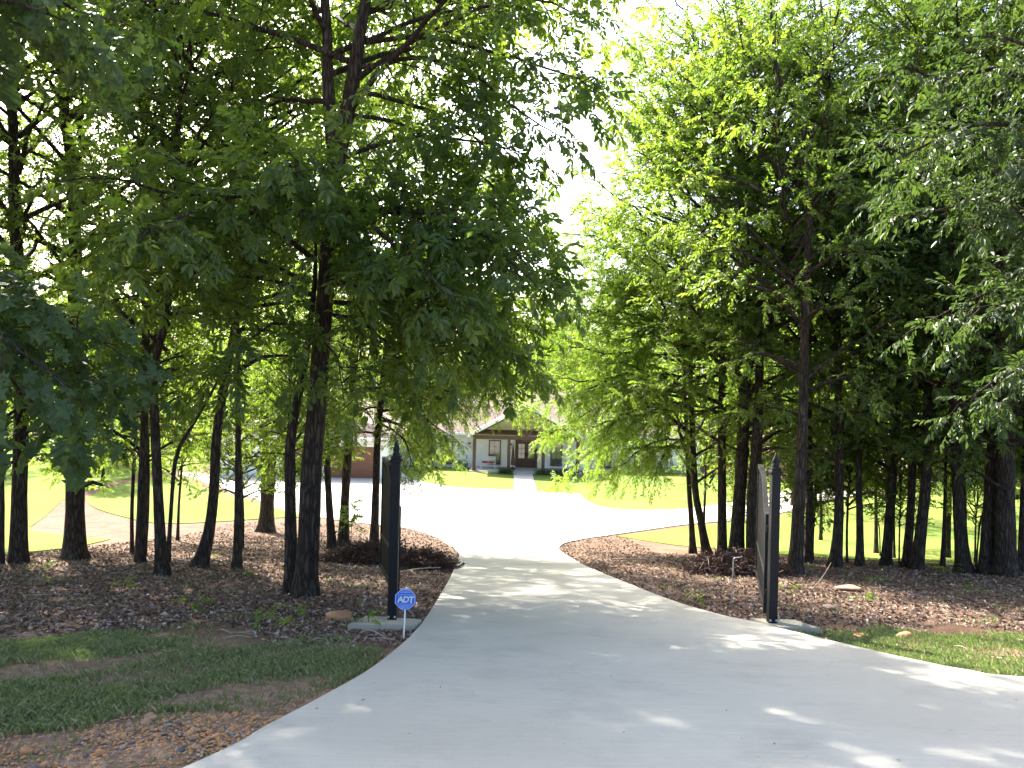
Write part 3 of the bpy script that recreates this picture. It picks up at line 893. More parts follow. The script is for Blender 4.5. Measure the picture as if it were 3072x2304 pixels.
# --- L13: tree by the gate with fine foliage reaching over the drive
root13, C13 = plant_tree("willow_oak_tree", 'L13', None, "slim tree behind the left gate with a long branch over the drive", TREE, GL, None, 14.5, seed=13)
c = Crown(131)
for a, b, r in [((.1, 0, 4.8), (4.3, 1.0, 4.9), .06), ((.1, 0, 5.0), (4.0, .3, 5.1), .05), ((.1, 0, 4.3), (2.3, -1.0, 4.0), .045), ((.1, 0, 4.0), (1.9, 2.0, 3.1), .045), ((.15, 0, 5.4), (3.6, 0, 5.4), .05),
                ((.1, 0, 3.9), (1.5, -1.4, 3.0), .035), ((.1, 0, 3.6), (-1.8, -1.0, 3.4), .035), ((.1, 0, 4.1), (1.6, .8, 3.0), .03), ((.2, 0, 5.9), (3.2, 1.8, 5.6), .045),
                ((.1, 0, 5.0), (-2.2, 1.3, 4.4), .04), ((.15, 0, 4.9), (2.0, 2.6, 4.7), .05), ((.15, 0, 5.2), (2.8, -1.6, 4.9), .05), ((.1, 0, 4.4), (-1.6, .8, 3.7), .03), ((.1, 0, 4.8), (1.8, .4, 4.0), .03), ((.1, 0, 5.0), (-1.3, -1.2, 4.2), .03), ((.1, 0, 5.2), (2.4, 1.4, 4.9), .035), ((.1, 0, 5.6), (3.4, .9, 5.4), .04)]:
    c.limb(a, b, r, lift=.2, sag=.35, side=.42, sp=.17, twig=.085, start=.15, droop=.45, wob=.2)
for i in range(30):
    h = 6.2 + 8.0 * (i + rng.random()) / 30
    az = i * 2.4; r = np.interp(h, [6, 9, 14.5], [2.9, 2.8, .9]) * rng.uniform(.7, 1.1)
    c.limb((.3, 0, h), (.3 + r * math.cos(az), r * math.sin(az), h + r * rng.uniform(.1, .5)), .02 + .012 * r, lift=.2, side=.36, sp=.24, twig=.12, droop=.3, wob=.18)
mw, ml = c.meshes('fine', .45)
link("branches", mw, BARK, root13); link("crown", ml, LEAF, root13)

# --- R1: fine light foliage over the drive on the right
root1 = [o for o in COL.objects if o.get("label", "").startswith("thin tree with fine pale")][0]
c = Crown(171)
for a, b, r in [((-.2, 0, 5.2), (-5.4, .5, 5.2), .05), ((-.2, 0, 4.8), (-5.1, -.4, 3.7), .05), ((-.2, 0, 4.4), (-4.4, .9, 3.0), .045), ((-.2, 0, 4.9), (-5.3, .9, 4.2), .045), ((-.2, 0, 5.6), (-5.9, 0, 5.7), .045), ((-.2, 0, 7.2), (-5.2, .4, 7.6), .05), ((-.2, 0, 8.0), (-5.0, -.6, 8.8), .05), ((-.2, 0, 8.6), (-4.8, .8, 10.2), .05), ((-.2, 0, 6.6), (-6.2, .2, 6.6), .045), ((-.2, 0, 7.4), (-6.3, -.4, 8.2), .045), ((-.2, 0, 8.2), (-6.1, .6, 9.6), .045), ((-.2, 0, 9.0), (-5.8, -.2, 11.2), .045), ((-.2, 0, 9.6), (-5.0, .5, 12.2), .045), ((-.2, 0, 3.8), (-3.2, -1.0, 3.0), .04),
                ((-.2, 0, 4.4), (-3.0, 1.8, 3.3), .04), ((-.2, 0, 5.9), (-4.4, -1.2, 5.6), .05), ((-.2, 0, 6.4), (-4.2, 1.4, 6.4), .05), ((-.2, 0, 3.6), (-2.2, .2, 2.9), .03),
                ((-.2, 0, 4.9), (-3.6, -1.8, 4.2), .045), ((-.2, 0, 5.4), (-2.6, 2.3, 4.6), .04), ((-.2, 0, 4.0), (-1.6, -1.6, 2.8), .03), ((-.2, 0, 5.6), (1.8, 1.6, 5.6), .04)]:
    c.limb(a, b, r, lift=.35, sag=.35, side=.40, sp=.17, twig=.085, start=.15, droop=.35, wob=.28)
for i in range(22):
    h = 6.5 + 5.0 * (i + rng.random()) / 22
    az = i * 2.4; r = np.interp(h, [6, 8, 11.5], [3.0, 2.6, .8]) * rng.uniform(.7, 1.1)
    c.limb((-.4, 0, h), (-.4 + r * math.cos(az), r * math.sin(az), h + r * rng.uniform(.1, .5)), .02 + .012 * r, lift=.2, side=.36, sp=.22, twig=.12, droop=.35, wob=.18)
mw, ml = c.meshes('fine', .5)
link("branches", mw, BARK, root1); link("crown", ml, LEAF_FINE, root1)


# --- overhanging trees whose trunks stand just outside the photograph
def near_tree(name, x, y, label, group, limbs, style, seed, top=13, r0=.2, mat=LEAF_DARK, **kw):
    z = float(GZ(x, y))
    root = empty(name, (x, y, z - .02), label, TREE, group)
    tb, C = trunk_tubes([(0, 0, r0), (.03, 2.0, r0 * .85), (0, 5.0, r0 * .7)], 0, top, seed, 14)
    link("trunk", tb.mesh("trunk"), BARK, root)
    c = Crown(seed)
    c.T.add([(0, 0, 3.0), (.01, 0, 5.0), (0, 0, top - 1.0)], [.03, .025, .015], 6)
    for a, b, r in limbs:
        c.limb(a, b, r, **kw)
    rg = c.rng
    for i in range(20):
        h = 6.0 + (top - 6.5) * (i + rg.random()) / 26
        az = i * 2.4; r = np.interp(h, [6, 9, top], [3.2, 3.0, .9]) * rg.uniform(.7, 1.1)
        c.limb((0, 0, h), (r * math.cos(az), r * math.sin(az), h + r * rg.uniform(.1, .5)), .02 + .012 * r, lift=.2, side=.36, sp=.34, twig=.24, droop=.3, sc=1.05)
    mw, ml = c.meshes(style, .35)
    link("branches", mw, BARK, root); link("crown", ml, mat, root)
    return root


# local coordinates from base (-7.4, 7.6, about -1.2)
near_tree("oak_tree", -7.4, 7.8, "near tree with big lobed leaves hanging in from the left edge", GL,
          [((0, 0, 3.6), (3.0, -.4, 3.2), .05), ((0, 0, 3.9), (3.2, .5, 3.4), .05), ((0, 0, 4.1), (2.6, 1.5, 3.2), .045), ((0, 0, 3.4), (2.5, .3, 2.8), .04),
           ((0, 0, 5.8), (2.9, -.2, 6.6), .05), ((0, 0, 6.2), (3.1, .8, 7.0), .05), ((0, 0, 3.8), (2.0, 2.0, 3.1), .04)],
          'lobe', 41, 12, .18, lift=.35, sag=.35, side=.30, sp=.26, twig=.20, start=.35, droop=.5)
near_tree("hardwood_tree", 8.6, 10.8, "near tree with large shade-darkened leaves hanging in from the right edge", GR,
          [((0, 0, 4.4), (-2.6, -.3, 4.6), .05), ((0, 0, 5.4), (-3.4, .2, 5.8), .05), ((0, 0, 6.2), (-3.8, -.3, 7.0), .05), ((0, 0, 5.0), (-2.4, 1.0, 4.6), .045),
           ((0, 0, 7.0), (-3.6, .8, 8.2), .05), ((0, 0, 5.8), (-2.8, -1.0, 6.2), .05), ((0, 0, 4.0), (-2.2, .5, 3.4), .04), ((0, 0, 6.6), (-2.6, 1.8, 6.6), .05), ((0, 0, 7.4), (-2.8, -.8, 8.6), .05)],
          'near', 43, 13, .2, lift=.3, sag=.3, side=.34, sp=.24, twig=.09, start=.25, droop=.2, wob=.22)


# --- more forest beside and beyond (copies of whole trees)
def copy_tree(rootsrc, loc, rz, sc, label, group):
    r = rootsrc.copy(); COL.objects.link(r)
    r.location = loc; r.rotation_euler = (0, 0, rz); r.scale = (sc, sc, sc)
    r["label"] = label; r["group"] = group
    for ch in rootsrc.children:
        d = ch.copy(); COL.objects.link(d); d.parent = r
    return r


bylab = {o["label"]: o for o in COL.objects if o.get("category") == TREE}
src = [o for o in bylab.values() if o.name.startswith("hardwood_tree") and len(o.children) == 3]
tall = [o for o in src if o["label"].startswith(("straight dark", "tallest", "tree with flared", "broad trunk", "medium", "leaning tree"))]
slim = [o for o in src if o["label"].startswith(("slim", "straight slim", "slender", "lighter"))]
rng = np.random.default_rng(11)
SIDE = [(-15.5, 20.5, 0), (-17.5, 25.5, 1), (-14.2, 14.2, 2), (-20.5, 21, 0), (-19, 15, 1), (-13.2, 10.0, 2), (16.8, 21.5, 0)]  # trunks out of view; left ones added to throw shade on drive and verge
for x, y, k in SIDE:
    copy_tree(tall[k % len(tall)], (x, y, float(GZ(x, y)) - .03), rng.uniform(0, 6), rng.uniform(.9, 1.05), "added out-of-view forest tree at the outer edge of the wooded strip", "trees at the outer edges of the wooded strip")
BEH = [(17, 47.5), (21.5, 45), (25.5, 49), (29, 44), (33, 50), (27.5, 38.5), (32, 36), (36.5, 42), (40, 50), (44, 40), (24, 66), (19.5, 68), (29, 70), (38, 62), (47, 58), (38.5, 33), (22, 32.5), (15.6, 31.2), (24.0, 35.0), (13.4, 34.2)]
for i, (x, y) in enumerate(BEH):
    s = slim if i % 2 else tall
    copy_tree(s[i % len(s)], (x, y, float(GZ(x, y)) - .03), rng.uniform(0, 6), rng.uniform(.75, 1.0), "tree standing on the right lawn behind the wooded strip", "trees on and beyond the right lawn")

UND = [(8.4, 27.5, 0), (10.6, 28.5, 1), (13.0, 26.8, 0), (15.2, 27.6, 1), (9.6, 25.2, 1), (17.0, 25.0, 0), (7.4, 30.2, 0), (-12.6, 23.2, 1), (-11.2, 27.0, 0), (-8.0, 24.0, 1), (-7.2, 29.0, 0), (-9.4, 20.6, 0), (-6.0, 21.8, 1), (14.0, 24.4, 0), (12.2, 25.6, 1), (16.0, 23.6, 0), (10.4, 24.4, 0), (18.2, 26.4, 1), (13.4, 29.0, 0)]
sap = [o for o in bylab.values() if o.name.startswith("sapling_tree") and len(o.children) == 3]
for i, (x, y, k) in enumerate(UND):
    copy_tree(sap[(i + k) % len(sap)], (x, y, float(GZ(x, y)) - .03), rng.uniform(0, 6), rng.uniform(.72, 1.2), "leafy understory sapling between the taller trunks", "understory saplings")
for i, (x, y) in enumerate([(9.5, 24.8), (11.9, 24.2), (13.7, 23.3), (15.6, 22.6), (10.7, 26.2), (14.9, 25.4), (7.9, 26.3), (12.9, 27.6)]):
    copy_tree(sap[i % len(sap)], (x, y, float(GZ(x, y)) - .03), rng.uniform(0, 6), rng.uniform(.42, .58), "low leafy bush-like sapling at the edge of the right lawn", "low saplings at the right lawn")

# --- far tree line behind the house and the lawns
FARC = [generic_crown(400 + i, 16.0, 1.2 + .8 * i, ([0, .3, .7, 1], [3.6, 4.6, 3.8, 1.2]), 62, 'far', sp=.55, twig=.36, side=.36) for i in range(3)]


def far_tree(x, y, i, h, label, group, name="background_tree", mat=LEAF):
    s = h / 16.0
    root = empty(name, (x, y, float(GZ(x, y)) - .05), label, TREE, group)
    if i < 3 and not hasattr(far_tree, "t%d" % i):
        tb, C = trunk_tubes([(0, 0, .26), (.05, 3, .22), (0, 7, .17)], 0, 15.5, 50 + i, 8)
        me = tb.mesh("trunk"); me.materials.append(BARK); setattr(far_tree, "t%d" % i, me)
    link("trunk", getattr(far_tree, "t%d" % (i % 3)), BARK, root)
    mw, ml = FARC[i % 3]
    link("branches", mw, BARK, root)
    lo = link("crown", ml, mat, root)
    root.scale = (s * 1.05, s * 1.05, s); root.rotation_euler = (0, 0, (x * 7.3 + y) % 6.28)
    return root


for i in range(3): pass
k = 0
for row, (yb, x0, x1, st, hh) in enumerate([(88, -24, 26, 6.0, 14.0), (84, -78, 78, 8.2, 15.0), (97, -92, 92, 9.0, 17.0), (116, -105, 110, 11, 19.5)]):
    x = x0
    while x < x1:
        xx = x + rng.uniform(-2, 2); y = yb + rng.uniform(-3.5, 3.5); h = hh * rng.uniform(.78, 1.1)
        if abs(xx - 3) < 9: h = min(h, 16.0)
        if row == 1 and -22 < xx < 18: x += st; continue
        far_tree(xx, y, k % 3 if k > 2 else k, h, "background tree in the far tree line behind house and lawns", "far tree line"); k += 1
        x += st
for x, y, h in [(-25.8, 50.5, 6.5), (-33, 47, 8), (-29, 60, 9.5), (-37, 56, 9), (-46, 50, 11), (-24, 70, 11), (-36, 68, 12), (-52, 62, 13), (-31, 36, 6)]:
    far_tree(x, y, k % 3, h, "small bright tree standing on the sunny left lawn", "small trees on the left lawn", "lawn_tree", LEAF_FINE); k += 1

# ------------------------------------------------------------------ gates
def gate_post(x, y, z, label):
    root = empty("gate_post", (x, y, z), label, "gate post", "black gate posts")
    bm = bmesh.new(); add_box(bm, -.058, .058, -.058, .058, 0, 2.02, .006)
    link("shaft", bm_mesh("shaft", bm), BLACK, root)
    bm = bmesh.new(); add_box(bm, -.076, .076, -.076, .076, 2.02, 2.06, .010); add_box(bm, -.062, .062, -.062, .062, 2.061, 2.10, .006)
    cap = link("cap", bm_mesh("cap", bm), BLACK, root)
    bm = bmesh.new()
    prof = [(.046, 2.098), (.050, 2.13), (.034, 2.15), (.042, 2.175), (.044, 2.20), (.028, 2.235), (.013, 2.27), (.003, 2.30)]
    rings = []
    for r, zz_ in prof:
        rings.append([bm.verts.new((r * math.cos(a), r * math.sin(a), zz_)) for a in np.linspace(0, 2 * math.pi, 12, endpoint=False)])
    for a, b in zip(rings[:-1], rings[1:]):
        for i in range(12): bm.faces.new((a[i], a[(i + 1) % 12], b[(i + 1) % 12], b[i]))
    bm.faces.new(rings[-1])
    link("finial", bm_mesh("finial", bm, True), BLACK, cap)
    for s in (-1, 1):   # anchor plate bolts
        bm = bmesh.new(); add_box(bm, s * .04 - .012, s * .04 + .012, -.074, -.0585, .03, .055, .003)
        link("anchor_bolt", bm_mesh("anchor_bolt", bm), STEEL, root)
    return root


def gate_leaf(p0, p1, zb0, zb1, zt0, zt1, label):
    """leaf from hinge end p0 (x,y) to free end p1; bottom/top heights at both ends"""
    L = math.hypot(p1[0] - p0[0], p1[1] - p0[1]); ang = math.atan2(p1[1] - p0[1], p1[0] - p0[0])
    root = empty("gate_leaf", (p0[0], p0[1], zb0), label, "gate", "open gate leaves", ang)
    sl = (zb1 - zb0) / L
    bot = lambda x: sl * x
    def top(x):
        u = min(max((x / L - .08) / .55, 0), 1); e = u * u * (3 - 2 * u)
        return (zt0 - zb0) + (zt1 - zt0) * e
    def bar(name, x0, x1, z0a, z1a, z0b, z1b, th, parent=root):
        bm = bmesh.new()
        vs = [bm.verts.new(c_) for c_ in ((x0, -th, z0a), (x1, -th, z0b), (x1, -th, z1b), (x0, -th, z1a), (x0, th, z0a), (x1, th, z0b), (x1, th, z1b), (x0, th, z1a))]
        for q in ((0, 1, 2, 3), (5, 4, 7, 6), (4, 0, 3, 7), (1, 5, 6, 2), (3, 2, 6, 7), (4, 5, 1, 0)): bm.faces.new([vs[i] for i in q])
        bmesh.ops.recalc_face_normals(bm, faces=bm.faces)
        return link(name, bm_mesh(name, bm), BLACK, parent)
    w = .075
    bar("stile", 0, w, bot(0), top(0), bot(w), top(w), .036)
    bar("stile", L - w, L, bot(L - w), top(L - w), bot(L), top(L), .036)
    bar("bottom_rail", w + .001, L - w - .001, bot(w), bot(w) + .07, bot(L - w), bot(L - w) + .07, .033)
    zm = lambda x: bot(x) + .5
    bar("middle_rail", w + .001, L - w - .001, zm(w), zm(w) + .05, zm(L - w), zm(L - w) + .05, .030)
    # curved top rail
    bm = bmesh.new(); prev = None
    for x in np.linspace(w + .001, L - w - .001, 15):
        q = [bm.verts.new((x, s * .033, top(x) - d)) for s, d in ((-1, .06), (1, .06), (1, 0), (-1, 0))]
        if prev:
            for i in range(4): bm.faces.new((prev[i], prev[(i + 1) % 4], q[(i + 1) % 4], q[i]))
        else: bm.faces.new(q)
        prev = q
    bm.faces.new(prev[::-1]); bmesh.ops.recalc_face_normals(bm, faces=bm.faces)
    link("top_rail", bm_mesh("top_rail", bm), BLACK, root)
    n = 19
    for i in range(n):
        x = w + (L - 2 * w) * (i + .5) / n
        bar("picket", x - .024, x + .024, bot(x) + .065, top(x) - .05, bot(x) + .065, top(x) - .05, .020)
    for zz_ in (.25, .9 * (zt0 - zb0) - .1):
        bm = bmesh.new(); add_box(bm, -.06, .005, -.02, .02, zz_, zz_ + .08, .004)
        link("hinge", bm_mesh("hinge", bm), BLACK, root)
    return root


zl = float(Z(10.28)); 
pl = gate_post(-1.47, 10.28, zl + .05, "black post of the left gate behind the blue octagonal sign")
pr = gate_post(3.60, 10.80, float(Z(10.8)) + .05, "black post of the right gate with pointed finial")
gate_leaf((-1.44, 10.40), (-2.03, 12.85), -1.20, -1.40, -.04, .38, "left gate leaf swung open behind its black post")
gate_leaf((3.56, 10.93), (4.18, 13.32), -1.46, -1.46, -.10, .36, "right gate leaf swung open with vertical pickets")


def pad(name, pts, zb, label):
    bm = bmesh.new()
    vs = [bm.verts.new((x, y, float(Z(y)) + .045)) for x, y in pts]
    f = bm.faces.new(vs)
    if f.normal.z < 0: f.normal_flip()
    r = bmesh.ops.extrude_face_region(bm, geom=[f])
    for v in r['geom']:
        if isinstance(v, bmesh.types.BMVert): v.co.z -= .18
    bmesh.ops.recalc_face_normals(bm, faces=bm.faces)
    es = [e for e in bm.edges]
    bmesh.ops.bevel(bm, geom=es, offset=.012, segments=2, affect='EDGES')
    return prop(link(name, bm_mesh(name, bm), PADC), label, "concrete pad", "gate post footings")


pad("footing_pad", [(-1.95, 9.78), (-1.12, 9.86), (-1.09, 10.34), (-1.86, 10.58)], 0, "concrete footing under the left gate post")
pad("footing_pad", [(3.58, 10.42), (4.12, 10.42), (4.05, 11.15), (3.42, 11.22)], 0, "concrete footing under the right gate post")

# ------------------------------------------------------------------ security sign
BLUE = plain("sign_blue", (.035, .13, .56), .35, .5, vary=.06, bmp=0)
SIGNW = plain("sign_pale_print", (.55, .64, .80), .4, .4, vary=.05, bmp=0)
SILV = plain("sign_letter_silver", (.60, .63, .60), .4, .4, vary=.1, vs=30, bmp=0)
sx, sy = -1.2, 9.36; sz = float(GZ(sx, sy))
sroot = empty("yard_sign", (sx, sy, sz), "small blue octagonal security sign on a white stake beside the drive", "sign")
sroot.rotation_euler = (0, R(1.0), R(3))
tbs = Tubes(); tbs.add([(0, 0, -.1), (.002, 0, .3), (.004, 0, .62)], [.009, .009, .009], 8)
link("stake", tbs.mesh("stake"), WHITEP, sroot)


def octo(r, th, y):
    bm = bmesh.new()
    vs = [bm.verts.new((r * math.cos(a), y, r * math.sin(a))) for a in np.arange(8) * math.pi / 4 + math.pi / 8]
    f = bm.faces.new(vs)
    rr = bmesh.ops.extrude_face_region(bm, geom=[f])
    for v in rr['geom']:
        if isinstance(v, bmesh.types.BMVert): v.co.y += th
    bmesh.ops.recalc_face_normals(bm, faces=bm.faces)
    return bm


cz = .475
pan = link("panel", bm_mesh("panel", octo(.130, .006, -.016)), BLUE, sroot, (0, 0, cz))


def ring8(r0, r1, y, n=8, sq=False):
    bm = bmesh.new()
    A = [bm.verts.new((r1 * math.cos(a), y, r1 * math.sin(a))) for a in np.arange(8) * math.pi / 4 + math.pi / 8]
    B = [bm.verts.new((r0 * math.cos(a), y, r0 * math.sin(a))) for a in np.arange(8) * math.pi / 4 + math.pi / 8]
    for i in range(8): bm.faces.new((A[i], A[(i + 1) % 8], B[(i + 1) % 8], B[i]))
    return bm


link("border_line", bm_mesh("border_line", ring8(.119, .1255, -.0172)), SIGNW, pan)
bm = bmesh.new()
for x0, x1, z0, z1 in ((-.080, .080, .052, .0555), (-.080, .080, -.0555, -.052), (-.080, -.0765, -.052, .052), (.0765, .080, -.052, .052)):
    bm.faces.new([bm.verts.new(p) for p in ((x0, -.0172, z0), (x1, -.0172, z0), (x1, -.0172, z1), (x0, -.0172, z1))])
link("frame_line", bm_mesh("frame_line", bm), SIGNW, pan)
bm = bmesh.new()
for w_, z0 in ((.052, .094), (.060, .078), (.066, -.072), (.058, -.084), (.046, -.098)):
    rr = random.Random(int(z0 * 1e4)); x = -w_
    while x < w_:
        l = rr.uniform(.008, .02)
        x1 = min(x + l, w_)
        bm.faces.new([bm.verts.new(p) for p in ((x, -.0172, z0), (x1, -.0172, z0), (x1, -.0172, z0 + .0045), (x, -.0172, z0 + .0045))])
        x += l + .004
link("small_print", bm_mesh("small_print", bm), SIGNW, pan)
cu = bpy.data.curves.new("letters", 'FONT'); cu.body = "ADT"; cu.size = .098; cu.align_x = 'CENTER'; cu.offset = .0035; cu.extrude = .0006; cu.shear = .12; cu.space_character = .88
to = bpy.data.objects.new("letters_tmp", cu); COL.objects.link(to)
dg = bpy.context.evaluated_depsgraph_get()
me = bpy.data.meshes.new_from_object(to.evaluated_get(dg))
bpy.data.objects.remove(to)
me.materials.clear()
lt = link("letters", me, SILV, pan, (.004, -.0180, -.034)); lt.rotation_euler = (R(90), 0, 0)

# ------------------------------------------------------------------ house
G = -5.28
house = empty("brick_house", (1.22, 65, G), "white painted brick house with brown shingle roof and timber porch", "house")
H0 = Vector((1.22, 65, G))


def hb(name, mat, x0, x1, y0, y1, z0, z1, parent=None, bevel=0):
    """box in world xy and height above G; child of house"""
    parent = parent or house
    bm = bmesh.new(); add_box(bm, x0 - H0.x, x1 - H0.x, y0 - H0.y, y1 - H0.y, z0, z1, bevel)
    return link(name, bm_mesh(name, bm), mat, parent)


def hpoly(name, mat, faces, parent=None, solid=0.0):
    bm = bmesh.new()
    for f in faces:
        bm.faces.new([bm.verts.new((x - H0.x, y - H0.y, z)) for x, y, z in f])
    if solid:
        fs = bm.faces[:]
        r = bmesh.ops.extrude_face_region(bm, geom=fs)
        for v in r['geom']:
            if isinstance(v, bmesh.types.BMVert): v.co.z -= solid
    bmesh.ops.recalc_face_normals(bm, faces=bm.faces)
    return link(name, bm_mesh(name, bm), mat, parent or house)


def window(x0, x1, z0, z1, y, nx=2, nz=3, arch=False, frame=TIMBER):
    f = empty("window", (0, 0, 0)); f.parent = house
    w = .07
    for a in ((x0 - w, x0, z0 - w, z1 + w), (x1, x1 + w, z0 - w, z1 + w)):
        hb("frame", frame, a[0], a[1], y - .06, y - .002, a[2], a[3], f)
    hb("frame", frame, x0 + .001, x1 - .001, y - .058, y - .002, z1, z1 + w, f)
    hb("sill", frame, x0 - w - .03, x1 + w + .03, y - .11, y - .003, z0 - w - .04, z0 - w - .001, f)
    hb("frame", frame, x0 + .001, x1 - .001, y - .058, y - .002, z0 - w, z0, f)
    dx = (x1 - x0) / nx; dz = (z1 - z0) / nz
    for i in range(nx):
        for j in range(nz):
            hb("pane", GLASS, x0 + i * dx + .012, x0 + (i + 1) * dx - .012, y - .022, y - .006, z0 + j * dz + .012, z0 + (j + 1) * dz - .012, f)
    for i in range(1, nx): hb("glazing_bar", frame, x0 + i * dx - .0115, x0 + i * dx + .0115, y - .035, y - .004, z0 + .001, z1 - .001, f)
    for j in range(1, nz): hb("glazing_bar", frame, x0 + .001, x1 - .001, y - .034, y - .005, z0 + j * dz - .0115, z0 + j * dz + .0115, f)
    return f


hb("wall", WBRICK, -8.6, 15.5, 65.0, 76.5, -.3, 2.85)
hb("wall", WBRICK, -21.0, -8.61, 56.0, 70.0, -.3, 2.95)
hb("porch_floor", CONC, -3.15, 5.6, 61.5, 64.998, -.2, .10)
# main roof (hipped) and garage roof (front gable)
E_, T_ = 2.86, 6.3
xa, xb, ya, yb, ym = -9.2, 16.1, 64.4, 77.1, 70.75
hpoly("roof", ROOF, [[(xa, ya, E_), (xb, ya, E_), (xb - 6, ym, T_), (xa + 3, ym, T_)], [(xb, yb, E_), (xa, yb, E_), (xa + 3, ym, T_), (xb - 6, ym, T_)],
                     [(xb, ya, E_), (xb, yb, E_), (xb - 6, ym, T_)], [(xa, yb, E_), (xa, ya, E_), (xa + 3, ym, T_)]], solid=.12)
gx0, gx1, gm = -21.6, -8.0, -14.8
gf = [[(gx0, 55.4, 2.9), (gm, 59.5, 6.0), (gm, 66.5, 6.0), (gx0, 70.6, 2.9)], [(gx1, 55.4, 2.9), (gx1, 70.6, 2.9), (gm, 66.5, 6.0), (gm, 59.5, 6.0)], [(gx0, 55.4, 2.9), (gx1, 55.4, 2.9), (gm, 59.5, 6.0)], [(gx1, 70.6, 2.9), (gx0, 70.6, 2.9), (gm, 66.5, 6.0)]]
hpoly("roof", ROOF, gf, solid=.12)
hb("fascia", WHITEP, -9.2, -3.4, 64.36, 64.398, 2.68, 2.86); hb("fascia", WHITEP, 5.9, 16.1, 64.36, 64.398, 2.68, 2.86)
hb("fascia", WHITEP, -21.6, -8.0, 55.36, 55.398, 2.72, 2.90)
# garage doors
for x0, x1 in ((-16.0, -13.15), (-12.65, -9.6)):
    g = empty("garage_door", (0, 0, 0)); g.parent = house
    for j in range(4):
        hb("door_panel", GARAGE, x0 + .002, x1 - .002, 55.945 - .004 * (j % 2), 55.999, .02 + j * .55, .02 + j * .55 + .535, g)
    hb("trim", WHITEP, x0 - .12, x0 - .001, 55.93, 55.998, 0, 2.35, g); hb("trim", WHITEP, x1 + .001, x1 + .12, 55.93, 55.998, 0, 2.35, g); hb("trim", WHITEP, x0, x1, 55.93, 55.998, 2.225, 2.35, g)
window(-19.6, -18.4, .9, 2.1, 56.0)
window(-5.4, -4.75, .32, 2.05, 65.0, 2, 4)
window(-7.6, -6.6, .32, 2.05, 65.0, 2, 4)
window(-1.70, -.86, .40, 2.2, 65.0, 2, 4)
window(3.35, 4.15, .40, 2.2, 65.0, 2, 4)
window(7.2, 8.2, .32, 2.05, 65.0, 2, 4); window(10.8, 11.8, .32, 2.05, 65.0, 2, 4)
# porch: posts, beam, gable
for x in (-2.8, -.12, 2.56, 5.24):
    p = hb("porch_post", TIMBER, x - .125, x + .125, 61.75, 62.0, .101, 2.56, bevel=.015)
    hb("plinth", TIMBER, x - .16, x + .16, 61.715, 62.035, .102, .26, p)
hb("porch_beam", TIMBER, -3.0, 5.44, 61.73, 62.02, 2.562, 2.84)
ra, rb = (-3.35, 2.84), (5.79, 2.84)
px_, pz_ = 1.22, 5.32
hpoly("porch_roof", ROOF, [[(ra[0], 61.2, ra[1]), (px_, 61.2, pz_), (px_, 69.6, pz_), (ra[0], 64.6, ra[1])], [(rb[0], 61.2, rb[1]), (rb[0], 64.6, rb[1]), (px_, 69.6, pz_), (px_, 61.2, pz_)]], solid=.14)
hpoly("gable_wall", CREAM, [[(-3.0, 64.9, 2.6), (5.44, 64.9, 2.6), (px_, 64.9, 5.05)]])
hpoly("porch_ceiling", CREAM, [[(-3.1, 62.0, 2.86), (-3.1, 64.95, 2.86), (px_, 64.95, 5.05), (px_, 62.0, 5.05)], [(5.54, 62.0, 2.86), (px_, 62.0, 5.05), (px_, 64.95, 5.05), (5.54, 64.95, 2.86)]])
for s, e in ((-1, ra), (1, rb)):
    beam("barge_board", house, WHITEP, (e[0] - H0.x, 61.18 - H0.y, e[1] - .06), (px_ - H0.x + s * .012, 61.18 - H0.y, pz_ - .08), .20, .05)
    beam("rafter", house, TIMBER, (s * 4.0, -3.1, 2.95), (s * .1, -3.1, 5.03), .20, .14)
    beam("brace", house, TIMBER, (s * .13, -3.1, 2.95), (s * 1.15, -3.1, 4.05), .15, .12)
beam("king_post", house, TIMBER, (0, -3.1, 2.842), (0, -3.1, 5.0), .20, .16)
# double front door
door = empty("front_door", (0, 0, 0)); door.parent = house
for x0, x1, hx in ((.52, 1.29, 1.22), (1.31, 2.08, 1.38)):
    hb("door_leaf", DOORBROWN, x0, x1, 64.93, 64.999, .105, 2.22, door)
    for i in range(2):
        for j in range(3):
            hb("pane", GLASS, x0 + .14 + i * .26, x0 + .14 + i * .26 + .235, 64.915, 64.928, .85 + j * .40, .85 + j * .40 + .37, door)
    hb("handle", BLACK, hx - .02, hx + .02, 64.86, 64.928, 1.0, 1.28, door)
hb("door_frame", TIMBER, .40, .518, 64.90, 64.998, .105, 2.24, door); hb("door_frame", TIMBER, 2.082, 2.20, 64.90, 64.998, .105, 2.24, door)
bm = bmesh.new(); prev = None
for a in np.linspace(0, math.pi, 15):
    q = [bm.verts.new((1.3 + r * math.cos(a) - H0.x, yy_ - H0.y, 2.245 + r * .42 * math.sin(a))) for r, yy_ in ((.90, 64.90), (.90, 64.998), (.001, 64.998), (.001, 64.90))]
    if prev:
        for i in range(4): bm.faces.new((prev[i], prev[(i + 1) % 4], q[(i + 1) % 4], q[i]))
    prev = q
bmesh.ops.recalc_face_normals(bm, faces=bm.faces)
link("door_arch", bm_mesh("door_arch", bm), TIMBER, door)
# wall lanterns
for x in (-3.35, .02):
    y1 = 65.0 if x > -3 else 65.0
    l = hb("wall_lantern", BLACK, x - .06, x + .06, 64.95, 64.999, 1.75, 2.0)
    hb("lamp_glass", GLASS, x - .085, x + .085, 64.78, 64.948, 1.62, 1.92, l)
    hb("lamp_cap", BLACK, x - .11, x + .11, 64.755, 64.949, 1.921, 2.02, l)

